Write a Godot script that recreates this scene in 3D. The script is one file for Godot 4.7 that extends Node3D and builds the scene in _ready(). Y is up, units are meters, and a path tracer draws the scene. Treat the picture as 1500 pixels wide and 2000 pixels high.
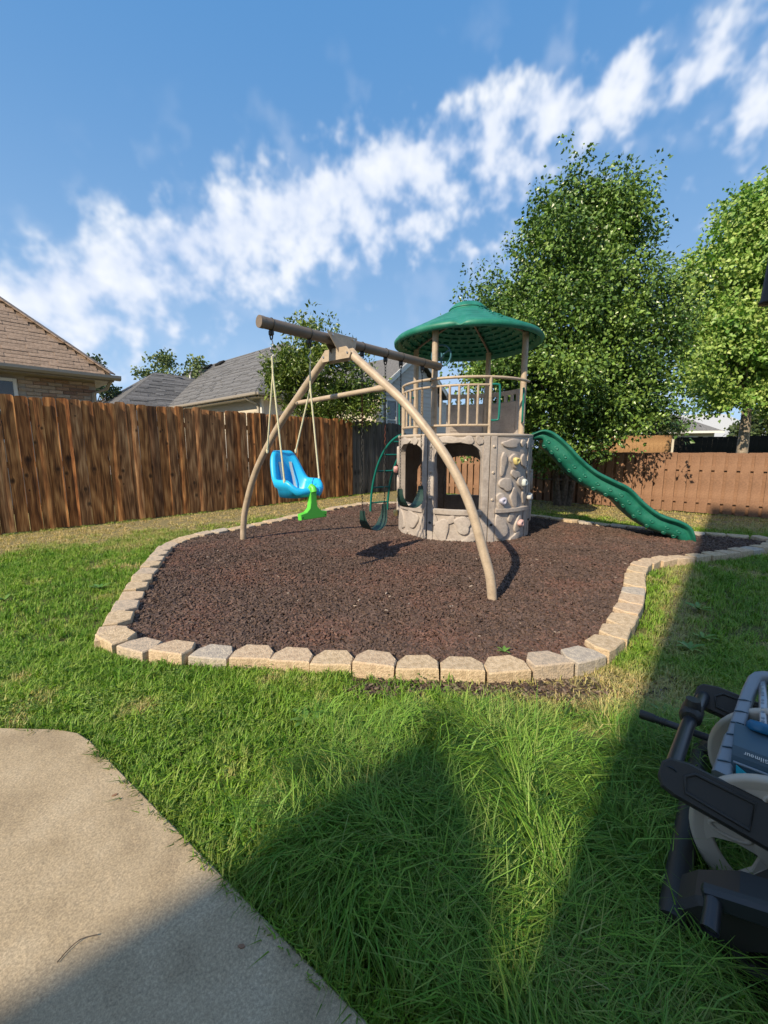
extends Node3D
# A back yard: swing set and round play tower in a mulch bed, lawn, two fences, neighbouring houses, trees, hose reel.
# World: camera at x = z = 0 looking along -z; P(x, y, d) puts a point d metres in front of it.

const UA := Vector3(0.67, 0, -0.742)     # along the left fence
const VA := Vector3(0.742, 0, 0.67)      # along the right fence, towards the house
var rng := RandomNumberGenerator.new()
var taken := {}
var M := {}

func P(x, y, d): return Vector3(x, y, -d)
func L(r, g, b): return Color(r, g, b).linear_to_srgb()

# ---------------------------------------------------------------- mesh builder
class MB:
	var v := PackedVector3Array()
	var n := PackedVector3Array()
	var uv := PackedVector2Array()
	var c := PackedColorArray()
	var ix := PackedInt32Array()
	var col := Color(1, 1, 1)
	var colored := false
	func vert(p, nn, t = Vector2.ZERO):
		v.append(p); n.append(nn); uv.append(t)
		if colored: c.append(col)
		return v.size() - 1
	func tri(a, b, d, ua = Vector2.ZERO, ub = Vector2.ZERO, ud = Vector2.ZERO):
		var nn = (b - a).cross(d - a).normalized()
		var i = vert(a, nn, ua); vert(b, nn, ub); vert(d, nn, ud)
		ix.append_array([i, i + 2, i + 1])
	func quad(a, b, d, e, u0 = Vector2(0, 0), u1 = Vector2(1, 1)):
		var nn = (b - a).cross(d - a)
		if nn.length_squared() < 1e-14: nn = (d - a).cross(e - a)
		nn = nn.normalized()
		var i = vert(a, nn, u0); vert(b, nn, Vector2(u1.x, u0.y)); vert(d, nn, u1); vert(e, nn, Vector2(u0.x, u1.y))
		ix.append_array([i, i + 2, i + 1, i, i + 3, i + 2])
	# rows of points; smooth normals; outside is (next row) x (next column) turned by flip
	func grid(rows, wrap_c = false, wrap_r = false, flip = false):
		var nr = rows.size()
		var nc = rows[0].size()
		var base = v.size()
		for r in nr:
			for k in nc:
				var up = rows[(r + 1) % nr][k] if (r + 1 < nr or wrap_r) else rows[r][k]
				var dn = rows[(r - 1 + nr) % nr][k] if (r > 0 or wrap_r) else rows[r][k]
				var rt = rows[r][(k + 1) % nc] if (k + 1 < nc or wrap_c) else rows[r][k]
				var lf = rows[r][(k - 1 + nc) % nc] if (k > 0 or wrap_c) else rows[r][k]
				var nn = (rt - lf).cross(up - dn)
				if nn.length_squared() < 1e-16:
					var r2 = clampi(r + (1 if r == 0 else -1), 0, nr - 1)
					var rt2 = rows[r2][(k + 1) % nc]; var lf2 = rows[r2][(k - 1 + nc) % nc]
					nn = (rt2 - lf2).cross(up - dn)
				nn = nn.normalized() * (-1.0 if flip else 1.0)
				vert(rows[r][k], nn, Vector2(float(k) / nc, float(r) / nr))
		for r in (nr if wrap_r else nr - 1):
			for k in (nc if wrap_c else nc - 1):
				var a = base + r * nc + k
				var b = base + r * nc + (k + 1) % nc
				var d = base + ((r + 1) % nr) * nc + (k + 1) % nc
				var e = base + ((r + 1) % nr) * nc + k
				if flip: ix.append_array([a, b, d, a, d, e])
				else: ix.append_array([a, d, b, a, e, d])
	func tube(path, rad, seg = 8, caps = true, wrap = false):
		var m = path.size()
		var rows = []
		var t0 = (path[1] - path[0]).normalized()
		var side = t0.cross(Vector3.UP)
		if side.length() < 0.1: side = t0.cross(Vector3.RIGHT)
		side = side.normalized()
		for i in m:
			var t
			if wrap: t = (path[(i + 1) % m] - path[(i - 1 + m) % m]).normalized()
			else: t = (path[mini(i + 1, m - 1)] - path[maxi(i - 1, 0)]).normalized()
			side = (side - t * side.dot(t)).normalized()
			var up = side.cross(t)
			var r = rad[i] if rad is Array else rad
			var row = PackedVector3Array()
			for k in seg:
				var a = TAU * k / seg
				row.append(path[i] + (side * cos(a) + up * sin(a)) * r)
			rows.append(row)
		grid(rows, true, wrap, true)
		if caps and not wrap:
			for e in [0, m - 1]:
				var t = (path[1] - path[0]).normalized() * -1.0 if e == 0 else (path[m - 1] - path[m - 2]).normalized()
				var ci = vert(path[e], t)
				for k in seg: vert(rows[e][k], t)
				for k in seg:
					if e == 0: ix.append_array([ci, ci + 1 + (k + 1) % seg, ci + 1 + k])
					else: ix.append_array([ci, ci + 1 + k, ci + 1 + (k + 1) % seg])
	# box centred on the transform, edges chamfered by b
	func box(t: Transform3D, s: Vector3, b = 0.0):
		var h = s * 0.5
		if b <= 0.0:
			for ax in 3:
				for sg in [-1.0, 1.0]:
					var nn = Vector3.ZERO; nn[ax] = sg
					var e1 = Vector3.ZERO; e1[(ax + 1) % 3] = 1.0
					var e2 = Vector3.ZERO; e2[(ax + 2) % 3] = sg
					var o = nn * h
					var p1 = e1 * h; var p2 = e2 * h
					quad(t * (o - p1 - p2), t * (o + p1 - p2), t * (o + p1 + p2), t * (o - p1 + p2))
			return
		var q = h - Vector3(b, b, b)
		for ax in 3:
			var a1 = (ax + 1) % 3
			var a2 = (ax + 2) % 3
			for sg in [-1.0, 1.0]:
				var o = Vector3.ZERO; o[ax] = sg * h[ax]
				var p1 = Vector3.ZERO; p1[a1] = q[a1]
				var p2 = Vector3.ZERO; p2[a2] = q[a2] * sg
				quad(t * (o - p1 - p2), t * (o + p1 - p2), t * (o + p1 + p2), t * (o - p1 + p2))
			for s1 in [-1.0, 1.0]:
				for s2 in [-1.0, 1.0]:
					var A = Vector3.ZERO; A[a1] = s1 * h[a1]; A[a2] = s2 * q[a2]
					var B = Vector3.ZERO; B[a1] = s1 * q[a1]; B[a2] = s2 * h[a2]
					var X = Vector3.ZERO; X[ax] = q[ax]
					_eq(t, A, B, X, s1, s2, a1, a2)
		for sx in [-1.0, 1.0]:
			for sy in [-1.0, 1.0]:
				for sz in [-1.0, 1.0]:
					var a = Vector3(sx * h.x, sy * q.y, sz * q.z)
					var bb = Vector3(sx * q.x, sy * h.y, sz * q.z)
					var d = Vector3(sx * q.x, sy * q.y, sz * h.z)
					if sx * sy * sz > 0: tri(t * a, t * bb, t * d)
					else: tri(t * a, t * d, t * bb)
	func _eq(t, A, B, X, s1, s2, a1, a2):
		var out = Vector3.ZERO; out[a1] = s1; out[a2] = s2
		var nn = (X * 2.0).cross(B - A)
		if nn.dot(out) > 0: quad(t * (A - X), t * (A + X), t * (B + X), t * (B - X))
		else: quad(t * (A + X), t * (A - X), t * (B - X), t * (B + X))
	# polygon in local xy (any winding), from z = 0 to z = depth; the far edge chamfered by b
	func extrude(poly, t: Transform3D, depth, b = 0.0, back = true):
		var p = PackedVector2Array(poly)
		if Geometry2D.is_polygon_clockwise(p): p.reverse()
		var m = p.size()
		var inn = PackedVector2Array()
		for i in m:
			var e1 = (p[i] - p[(i - 1 + m) % m]).normalized()
			var e2 = (p[(i + 1) % m] - p[i]).normalized()
			var nn = Vector2(-e1.y - e2.y, e1.x + e2.x)
			if nn.length() < 0.01: nn = Vector2(-e1.y, e1.x)
			inn.append(p[i] + nn.normalized() * b)
		var z1 = depth - b
		for i in m:
			var j = (i + 1) % m
			quad(t * Vector3(p[i].x, p[i].y, 0), t * Vector3(p[j].x, p[j].y, 0), t * Vector3(p[j].x, p[j].y, z1), t * Vector3(p[i].x, p[i].y, z1))
			if b > 0.0: quad(t * Vector3(p[i].x, p[i].y, z1), t * Vector3(p[j].x, p[j].y, z1), t * Vector3(inn[j].x, inn[j].y, depth), t * Vector3(inn[i].x, inn[i].y, depth))
		var ti = Geometry2D.triangulate_polygon(p)
		for k in range(0, ti.size(), 3):
			var a = ti[k]; var bq = ti[k + 1]; var d = ti[k + 2]
			if (p[bq] - p[a]).cross(p[d] - p[a]) < 0: var s = bq; bq = d; d = s
			tri(t * Vector3(inn[a].x, inn[a].y, depth), t * Vector3(inn[bq].x, inn[bq].y, depth), t * Vector3(inn[d].x, inn[d].y, depth))
			if back: tri(t * Vector3(p[a].x, p[a].y, 0), t * Vector3(p[d].x, p[d].y, 0), t * Vector3(p[bq].x, p[bq].y, 0))
	func lathe(prof, seg = 24, a0 = 0.0, a1 = TAU):
		var full = a1 - a0 > TAU - 0.001
		var rows = []
		for pt in prof:
			var row = PackedVector3Array()
			for k in (seg if full else seg + 1):
				var a = a0 + (a1 - a0) * k / seg
				row.append(Vector3(pt.x * sin(a), pt.y, pt.x * cos(a)))
			rows.append(row)
		grid(rows, full, false, false)
	func mesh(mat = null) -> ArrayMesh:
		var arr = []
		arr.resize(Mesh.ARRAY_MAX)
		arr[Mesh.ARRAY_VERTEX] = v; arr[Mesh.ARRAY_NORMAL] = n; arr[Mesh.ARRAY_TEX_UV] = uv; arr[Mesh.ARRAY_INDEX] = ix
		if colored: arr[Mesh.ARRAY_COLOR] = c
		var me = ArrayMesh.new()
		me.add_surface_from_arrays(Mesh.PRIMITIVE_TRIANGLES, arr)
		if mat: me.surface_set_material(0, mat)
		return me

# ---------------------------------------------------------------- naming and placing
func numbered(called):
	if not taken.has(called):
		taken[called] = 0
		return called
	taken[called] += 1
	return "%s_%03d" % [called, taken[called]]
func thing(called, label, category, at = Vector3.ZERO, group = "", basis = Basis()):
	var o := Node3D.new()
	o.name = numbered(called)
	add_child(o)
	o.transform = Transform3D(basis, at)
	o.set_meta("label", label); o.set_meta("category", category)
	if group != "": o.set_meta("group", group)
	return o
func part(parent, called, src, mat, t = Transform3D()):
	var o := MeshInstance3D.new()
	o.name = called
	o.mesh = src.mesh(mat) if src is MB else src
	if not (src is MB) and mat: o.material_override = mat
	parent.add_child(o, true)
	o.transform = t
	return o
func struct(called, src, mat):
	var o = part(self, called, src, mat)
	o.set_meta("kind", "structure")
	return o
func multi(parent, called, mesh, xforms, colors, mat):
	var mm := MultiMesh.new()
	mm.transform_format = MultiMesh.TRANSFORM_3D
	mm.use_colors = colors.size() > 0
	mm.mesh = mesh
	mm.instance_count = xforms.size()
	for i in xforms.size():
		mm.set_instance_transform(i, xforms[i])
		if colors.size() > 0: mm.set_instance_color(i, colors[i])
	var o := MultiMeshInstance3D.new()
	o.name = called
	o.multimesh = mm
	o.material_override = mat
	parent.add_child(o, true)
	o.set_meta("kind", "stuff")
	return o
func T(at, b = Basis()): return Transform3D(b, at)
func along(a, b, up = Vector3.UP):   # transform at the middle of a-b, x along it
	var x = (b - a).normalized()
	var z = x.cross(up).normalized()
	return Transform3D(Basis(x, z.cross(x), z), (a + b) * 0.5)

# ---------------------------------------------------------------- materials
func mat(color, rough = 0.7, tex = null, tri_scale = 0.0, metal = 0.0):
	var m := StandardMaterial3D.new()
	m.albedo_color = color
	m.roughness = rough
	m.metallic = metal
	if tex:
		m.albedo_texture = tex
		if tri_scale > 0.0:
			m.uv1_triplanar = true
			m.uv1_scale = Vector3.ONE * tri_scale
	return m
func bump(m, img_tex, cm):
	m.heightmap_enabled = true
	m.heightmap_texture = img_tex
	m.heightmap_scale = cm
	return m
func nimg(sd, freq, oct, size = 256, type = FastNoiseLite.TYPE_SIMPLEX_SMOOTH):
	var f := FastNoiseLite.new()
	f.seed = sd; f.noise_type = type; f.frequency = freq; f.fractal_octaves = oct; f.fractal_type = FastNoiseLite.FRACTAL_FBM if oct > 1 else FastNoiseLite.FRACTAL_NONE
	return f.get_seamless_image(size, size)
func gray_tex(img):
	return ImageTexture.create_from_image(img)
# colour texture from two noise images: stops run over the coarse one, fine one multiplies
func mottle(stops, coarse, fine, fine_amount, speck = 0.0, sd = 1):
	var w = coarse.get_width()
	var a = coarse.get_data(); var b = fine.get_data()
	var out := PackedByteArray(); out.resize(w * w * 3)
	var r := RandomNumberGenerator.new(); r.seed = sd
	var ns = stops.size() - 1
	for i in w * w:
		var t = clampf((a[i] / 255.0 - 0.2) / 0.6, 0.0, 0.9999) * ns
		var k = int(t)
		var cc = stops[k].lerp(stops[k + 1], t - k)
		var m = 1.0 + (b[i] / 127.5 - 1.0) * fine_amount + r.randf_range(-speck, speck)
		out[i * 3] = clampi(int(cc.r * m * 255.0), 0, 255)
		out[i * 3 + 1] = clampi(int(cc.g * m * 255.0), 0, 255)
		out[i * 3 + 2] = clampi(int(cc.b * m * 255.0), 0, 255)
	return ImageTexture.create_from_image(Image.create_from_data(w, w, false, Image.FORMAT_RGB8, out))
func wood_tex(w, h, sd, dark, mid, light, knots):
	var f := FastNoiseLite.new(); f.seed = sd; f.noise_type = FastNoiseLite.TYPE_SIMPLEX_SMOOTH; f.frequency = 1.0; f.fractal_octaves = 3
	var f2 := FastNoiseLite.new(); f2.seed = sd + 9; f2.noise_type = FastNoiseLite.TYPE_SIMPLEX_SMOOTH; f2.frequency = 1.0; f2.fractal_octaves = 2
	var r := RandomNumberGenerator.new(); r.seed = sd
	var ks = []
	for i in knots: ks.append(Vector3(r.randf() * w, r.randf() * h, r.randf_range(4, 13)))
	var out := PackedByteArray(); out.resize(w * h * 3)
	var hb := PackedByteArray(); hb.resize(w * h)
	for y in h:
		var near = []
		for k in ks:
			if absf(k.y - y) < 70: near.append(k)
		for x in w:
			var xx = float(x); var kd = 1.0
			for k in near:
				var dx = x - k.x; var dy = (y - k.y) * 0.6
				var d2 = dx * dx + dy * dy
				xx += dx * 0.9 * exp(-d2 / (k.z * k.z * 3.0)) * -1.0 + dx * 0.0
				kd = minf(kd, clampf(sqrt(d2) / k.z - 0.35, 0.0, 1.0))
			var g = f.get_noise_2d(xx * 0.16, y * 0.004) * 0.6 + f2.get_noise_2d(xx * 0.03, y * 0.0028) * 0.8 + f2.get_noise_2d(xx * 0.02 + 90.0, y * 0.007) * 0.25
			var fine = f2.get_noise_2d(xx * 0.5 + 40.0, y * 0.0045)
			var t = clampf(0.5 + g * 0.75 + fine * 0.34, 0.0, 1.0)
			var cc = dark.lerp(mid, t * 2.0) if t < 0.5 else mid.lerp(light, t * 2.0 - 1.0)
			cc = cc.lerp(dark * 0.5, (1.0 - kd) * 0.7)
			var i = y * w + x
			out[i * 3] = clampi(int(cc.r * 255.0), 0, 255); out[i * 3 + 1] = clampi(int(cc.g * 255.0), 0, 255); out[i * 3 + 2] = clampi(int(cc.b * 255.0), 0, 255)
			hb[i] = clampi(int(128 + g * 60 + fine * 60 - (1.0 - kd) * 40), 0, 255)
	return [ImageTexture.create_from_image(Image.create_from_data(w, h, false, Image.FORMAT_RGB8, out)), ImageTexture.create_from_image(Image.create_from_data(w, h, false, Image.FORMAT_L8, hb))]

func make_materials():
	var n1 = nimg(3, 0.012, 4); var n2 = nimg(7, 0.09, 3); var n3 = nimg(11, 0.03, 4); var n4 = nimg(15, 0.2, 2)
	var nb = gray_tex(n2); var nf = gray_tex(n4)
	# concrete: sandy grey with fine aggregate and stains
	M.concrete = bump(mat(Color(1, 1, 1), 0.92, mottle([L(.325, .255, .168), L(.375, .298, .198), L(.395, .315, .212), L(.425, .345, .238)], nimg(21, 0.006, 5, 1024), nimg(22, 0.16, 3, 1024), 0.16, 0.12, 5), 0.62), nf, 0.16)
	M.soil = bump(mat(Color(1, 1, 1), 1.0, mottle([L(.07, .085, .025), L(.10, .125, .035), L(.17, .16, .06), L(.20, .155, .075)], n1, n4, 0.5, 0.2), 0.6), nb, 1.0)
	M.lawn = mat(Color(1, 1, 1), 1.0, mottle([L(.13, .11, .05), L(.20, .17, .08), L(.27, .22, .11)], n2, n4, 0.6, 0.25), 1.3); M.lawn.vertex_color_use_as_albedo = true
	M.mulch_base = bump(mat(Color(1, 1, 1), 1.0, mottle([L(.02, .012, .010), L(.045, .026, .021), L(.075, .042, .034)], n2, n4, 0.6, 0.2), 2.2), nb, 1.5)
	M.mulch = mat(Color(1, 1, 1), 0.75); M.mulch.vertex_color_use_as_albedo = true
	M.grass = mat(Color(1, 1, 1), 0.55); M.grass.vertex_color_use_as_albedo = true; M.grass.backlight_enabled = true; M.grass.backlight = L(.28, .44, .05); M.grass.cull_mode = BaseMaterial3D.CULL_DISABLED
	# blocks: tan and grey cast concrete
	M.blocks = []
	for st in [[L(.42, .32, .21), L(.52, .405, .275), L(.58, .46, .32)], [L(.38, .315, .25), L(.47, .385, .30), L(.55, .44, .33)], [L(.44, .33, .23), L(.53, .405, .285), L(.58, .46, .33)], [L(.36, .32, .28), L(.44, .39, .335), L(.52, .455, .37)]]:
		M.blocks.append(bump(mat(Color(1, 1, 1), 0.95, mottle(st, n3, n4, 0.16, 0.12, M.blocks.size()), 2.6), nb, 0.35))
	# play set plastics
	M.tan_metal = mat(Color(1, 1, 1), 0.45, mottle([L(.35, .28, .21), L(.43, .345, .26), L(.46, .375, .285), L(.49, .40, .31)], n3, n4, 0.06, 0.03), 0.9)
	M.beam = mat(Color(1, 1, 1), 0.45, mottle([L(.145, .115, .09), L(.175, .14, .11), L(.20, .16, .125)], n1, n4, 0.06, 0.02), 0.8)
	M.tan_plastic = bump(mat(Color(1, 1, 1), 0.6, mottle([L(.335, .295, .27), L(.40, .355, .328), L(.43, .385, .358), L(.46, .42, .39)], n3, n4, 0.08, 0.04), 0.45), nf, 0.03)
	M.tan_light = bump(mat(Color(1, 1, 1), 0.6, mottle([L(.45, .38, .32), L(.49, .42, .355), L(.53, .46, .39)], n1, n4, 0.05, 0.02), 0.7), nf, 0.03)
	M.green = bump(mat(Color(1, 1, 1), 0.42, mottle([L(.006, .10, .068), L(.008, .135, .093), L(.016, .16, .112), L(.03, .185, .135)], n3, n4, 0.06, 0.03), 0.5), nf, 0.02)
	M.roof_green = bump(mat(Color(1, 1, 1), 0.5, mottle([L(.008, .14, .10), L(.012, .175, .122), L(.018, .20, .145), L(.035, .225, .17)], n3, n4, 0.06, 0.03), 0.5), nf, 0.02)
	M.teal = mat(L(.004, .16, .135), 0.4)
	M.steer = mat(L(.05, .17, .24), 0.4)
	M.belt = mat(L(.014, .045, .04), 0.5)
	M.blue = bump(mat(Color(1, 1, 1), 0.38, mottle([L(.012, .41, .82), L(.016, .45, .87), L(.022, .48, .9)], n1, n4, 0.04, 0.01), 1.0), nf, 0.015)
	M.lime = mat(L(.12, .62, .07), 0.4)
	M.white = mat(L(.72, .72, .70), 0.6)
	M.rope = bump(mat(Color(1, 1, 1), 0.9, mottle([L(.45, .42, .22), L(.68, .66, .48), L(.74, .73, .6)], n4, n2, 0.2), 20.0), nf, 0.2)
	M.chain = mat(L(.06, .06, .058), 0.5, null, 0, 0.6)
	M.rust = mat(L(.17, .045, .02), 0.75)
	M.black = bump(mat(L(.028, .026, .024), 0.5), nf, 0.03)
	M.hook = mat(L(.02, .02, .022), 0.45)
	M.steel = mat(L(.45, .45, .46), 0.35, null, 0, 0.9)
	# wood
	var w1 = wood_tex(512, 1024, 31, L(.10, .043, .018), L(.36, .16, .062), L(.66, .37, .175), 12)
	M.wood = bump(mat(Color(1, 1, 1), 0.88, w1[0]), w1[1], 0.25)
	M.woods = [M.wood]
	for tint in [Color(1.0, 0.95, 0.86), Color(0.74, 0.72, 0.72), Color(0.9, 0.82, 0.72)]:
		var wm = M.wood.duplicate(); wm.albedo_color = tint; M.woods.append(wm)
	var w2 = wood_tex(256, 512, 37, L(.05, .05, .052), L(.095, .093, .092), L(.15, .145, .14), 8)
	M.wood_grey = bump(mat(Color(1, 1, 1), 0.9, w2[0]), w2[1], 0.2)
	M.fence_paint = bump(mat(Color(1, 1, 1), 0.75, mottle([L(.215, .117, .070), L(.25, .137, .083), L(.285, .16, .098)], n1, n4, 0.08, 0.03), 0.5), nf, 0.04)
	M.fence_orange = mat(Color(1, 1, 1), 0.85, mottle([L(.26, .145, .065), L(.32, .185, .085), L(.37, .22, .105)], n1, n4, 0.15), 0.5)
	M.fence_black = mat(Color(1, 1, 1), 0.9, mottle([L(.009, .008, .007), L(.013, .012, .010), L(.02, .017, .014)], n1, n4, 0.2), 0.5)
	# houses
	M.shingles = []
	for k in 3:
		var g = [0.93, 1.0, 1.07][k]
		M.shingles.append(bump(mat(Color(1, 1, 1), 0.95, mottle([L(.245 * g, .175 * g, .128 * g), L(.30 * g, .215 * g, .16 * g), L(.345 * g, .255 * g, .19 * g)], n3, n4, 0.25, 0.1, k), 1.5), nf, 0.2))
	M.roof_under = mat(L(.10, .075, .055), 0.95)
	M.roof_grey = []
	for k in 3:
		var g = [0.8, 1.0, 1.18][k]
		M.roof_grey.append(bump(mat(Color(1, 1, 1), 0.95, mottle([L(.10 * g, .10 * g, .105 * g), L(.135 * g, .135 * g, .14 * g), L(.17 * g, .17 * g, .175 * g)], n3, n4, 0.25, 0.1, k), 1.2), nf, 0.2))
	M.brick = []
	for st in [[L(.30, .20, .15), L(.38, .26, .20)], [L(.44, .34, .27), L(.54, .43, .345)], [L(.20, .125, .10), L(.26, .17, .135)], [L(.37, .295, .24), L(.45, .37, .30)]]:
		M.brick.append(bump(mat(Color(1, 1, 1), 0.95, mottle([st[0], st[1]], n3, n4, 0.25, 0.1), 3.0), nb, 0.4))
	M.mortar = mat(L(.45, .40, .34), 1.0)
	M.siding = mat(L(.56, .51, .42), 0.7)
	M.siding_grey = mat(L(.56, .53, .51), 0.7)
	M.trim = mat(L(.50, .46, .40), 0.5)
	M.gutter = mat(L(.30, .265, .22), 0.45)
	M.white_trim = mat(L(.72, .72, .70), 0.5)
	M.glass = mat(Color(0.12, 0.16, 0.2, 0.35), 0.05); M.glass.transparency = BaseMaterial3D.TRANSPARENCY_ALPHA
	M.blind = mat(L(.6, .62, .6), 0.7)
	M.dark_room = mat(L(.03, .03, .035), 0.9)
	M.own_wall = mat(L(.62, .55, .45), 0.85)
	M.pale_roof = mat(L(.40, .42, .45), 0.7)
	# plants
	M.bark = bump(mat(Color(1, 1, 1), 0.95, mottle([L(.06, .045, .035), L(.11, .085, .066), L(.17, .14, .11)], n3, n4, 0.35), 1.6), nb, 1.0)
	M.bark_pale = bump(mat(Color(1, 1, 1), 0.95, mottle([L(.22, .18, .14), L(.30, .25, .20), L(.36, .31, .255)], n3, n4, 0.3), 1.6), nb, 0.8)
	for nm in [["leaf", 0.34, L(.07, .13, .015)], ["leaf_maple", 0.45, L(.22, .34, .04)], ["leaf_far", 0.6, L(.14, .18, .04)]]:
		var lm = mat(Color(1, 1, 1), nm[1]); lm.vertex_color_use_as_albedo = true
		lm.backlight_enabled = true; lm.backlight = nm[2]; lm.cull_mode = BaseMaterial3D.CULL_DISABLED
		M[nm[0]] = lm
	# hose reel and sprinkler
	M.reel_beige = mat(L(.50, .44, .37), 0.5)
	M.reel_tube = mat(L(.028, .03, .036), 0.3)
	M.grey_plastic = mat(L(.25, .28, .32), 0.45)
	M.navy = mat(L(.06, .105, .14), 0.45)
	M.dial = mat(L(.012, .13, .27), 0.35)
	M.cyan = mat(L(.005, .35, .46), 0.4)

# ---------------------------------------------------------------- sky
func smooth(a, b, x):
	var t = clampf((x - a) / (b - a), 0.0, 1.0)
	return t * t * (3.0 - 2.0 * t)
func make_sky():
	var w = 2048; var h = 1024
	var f := FastNoiseLite.new(); f.seed = 5; f.noise_type = FastNoiseLite.TYPE_SIMPLEX_SMOOTH; f.frequency = 13.0; f.fractal_octaves = 6; f.fractal_gain = 0.58
	var f2 := FastNoiseLite.new(); f2.seed = 19; f2.noise_type = FastNoiseLite.TYPE_SIMPLEX_SMOOTH; f2.frequency = 3.2; f2.fractal_octaves = 3
	var out := PackedFloat32Array(); out.resize(w * h * 3)
	# the long cloud band lies along a great circle that peaks 36 degrees up
	var hz = Vector3(sin(deg_to_rad(25)), 0, -cos(deg_to_rad(25)))
	var N = (Vector3.UP - hz * 0.72).normalized()
	var side = N.cross(hz).normalized()
	var top = (hz + Vector3.UP * 0.72).normalized()
	for y in h:
		var th = (y + 0.5) / h * PI
		var sy = cos(th); var ch = sin(th)
		var up = clampf(sy, 0.0, 1.0)
		var g = pow(1.0 - up, 2.6)
		var cr = lerpf(.066, .42, g); var cg = lerpf(.21, .59, g); var cb = lerpf(.46, .78, g)
		for x in w:
			var i = (y * w + x) * 3
			if sy < -0.02:
				out[i] = .16; out[i + 1] = .17; out[i + 2] = .13
				continue
			var az = (x + 0.5) / w * TAU
			var d = Vector3(ch * sin(az), sy, -ch * cos(az))
			var s = d.dot(N)
			var a = 0.0; var lit = 0.0
			var along_b = d.dot(side)                  # grows to the left
			var lw = smooth(-0.15, 0.55, along_b)      # 1 on the dense side
			var s1 = s + lerpf(0.0, 0.035, lw)
			if d.dot(top) > -0.3 and s1 > -0.45 and s1 < 0.3:
				var half = lerpf(0.045, 0.085, lw)
				var fall = s1 / half if s1 > 0.0 else -s1 / (half * lerpf(5.0, 2.2, lw))
				var base = 1.0 - fall
				var n = f.get_noise_3dv(d)
				var nl = f2.get_noise_3dv(d * 1.5)
				var dens = base * lerpf(0.55, 0.80, lw) + n * lerpf(1.05, 0.75, lw) + nl * 0.22 - lerpf(0.10, 0.02, lw)
				a = smooth(0.0, 0.75, dens) * smooth(-0.75, 0.3, base)
				lit = clampf(0.42 + n * 1.0 + nl * 0.5 + s1 * 2.0, 0.0, 1.0)
				var wisp = smooth(-0.05, 0.6, f2.get_noise_3dv(d * 2.6 + Vector3(3, 1, 7)) + n * 0.4 + base * 0.25)
				a = maxf(a, wisp * 0.22 * smooth(-1.6, 0.2, base))
			if s > 0.36:                               # unseen cloud bands added overhead and behind to lift the fill light
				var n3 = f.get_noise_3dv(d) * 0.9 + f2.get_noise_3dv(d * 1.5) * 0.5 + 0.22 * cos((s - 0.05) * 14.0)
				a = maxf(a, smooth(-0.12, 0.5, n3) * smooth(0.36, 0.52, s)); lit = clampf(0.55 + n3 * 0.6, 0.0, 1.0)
			var lowc = smooth(0.27, 0.05, sy)
			if lowc > 0.0:
				var n2 = f2.get_noise_3dv(Vector3(d.x * 1.6, d.y * 5.0, d.z * 1.6) + Vector3(11, 3, 5)) + f.get_noise_3dv(d * 0.8) * 0.7
				a = maxf(a, smooth(-0.15, 0.7, n2) * 0.62 * lowc)
			a *= 0.88
			out[i] = lerpf(cr, lerpf(.50, .76, lit), a); out[i + 1] = lerpf(cg, lerpf(.57, .775, lit), a); out[i + 2] = lerpf(cb, lerpf(.72, .80, lit), a)
	var img = Image.create_from_data(w, h, false, Image.FORMAT_RGBF, out.to_byte_array())
	var pm := PanoramaSkyMaterial.new()
	pm.panorama = ImageTexture.create_from_image(img)
	var sky := Sky.new(); sky.sky_material = pm
	return sky

func _ready():
	rng.seed = 20240
	var cam := Camera3D.new(); cam.name = "camera"
	cam.position = Vector3(0, 1.28, 0)
	cam.rotation_degrees = Vector3(-8.67, 0, 0)
	cam.fov = 102.68
	cam.near = 0.05; cam.far = 400.0
	add_child(cam); cam.current = true
	var we := WorldEnvironment.new(); we.name = "environment"
	var env := Environment.new()
	env.background_mode = Environment.BG_SKY
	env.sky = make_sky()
	env.background_energy_multiplier = 1.0
	env.tonemap_mode = Environment.TONE_MAPPER_LINEAR
	env.tonemap_exposure = 1.36
	env.sdfgi_enabled = true; env.ssao_enabled = true; env.ssil_enabled = true
	we.environment = env
	add_child(we)
	var sun := DirectionalLight3D.new(); sun.name = "sun"
	sun.light_energy = 1.4
	sun.light_color = Color(1.0, 0.925, 0.80)
	sun.light_angular_distance = 0.53
	sun.shadow_enabled = true
	add_child(sun)
	sun.look_at_from_position(Vector3.ZERO, Vector3(0.645 * 1.35, -1.0, -0.764 * 1.35), Vector3.UP)
	make_materials()
	build_ground()
	build_own_house()
	build_fences()
	build_houses()
	build_trees()
	build_bed()
	build_swing_frame()
	build_swings()
	build_tower()
	build_reel()
	build_grass()
	build_small()

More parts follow.
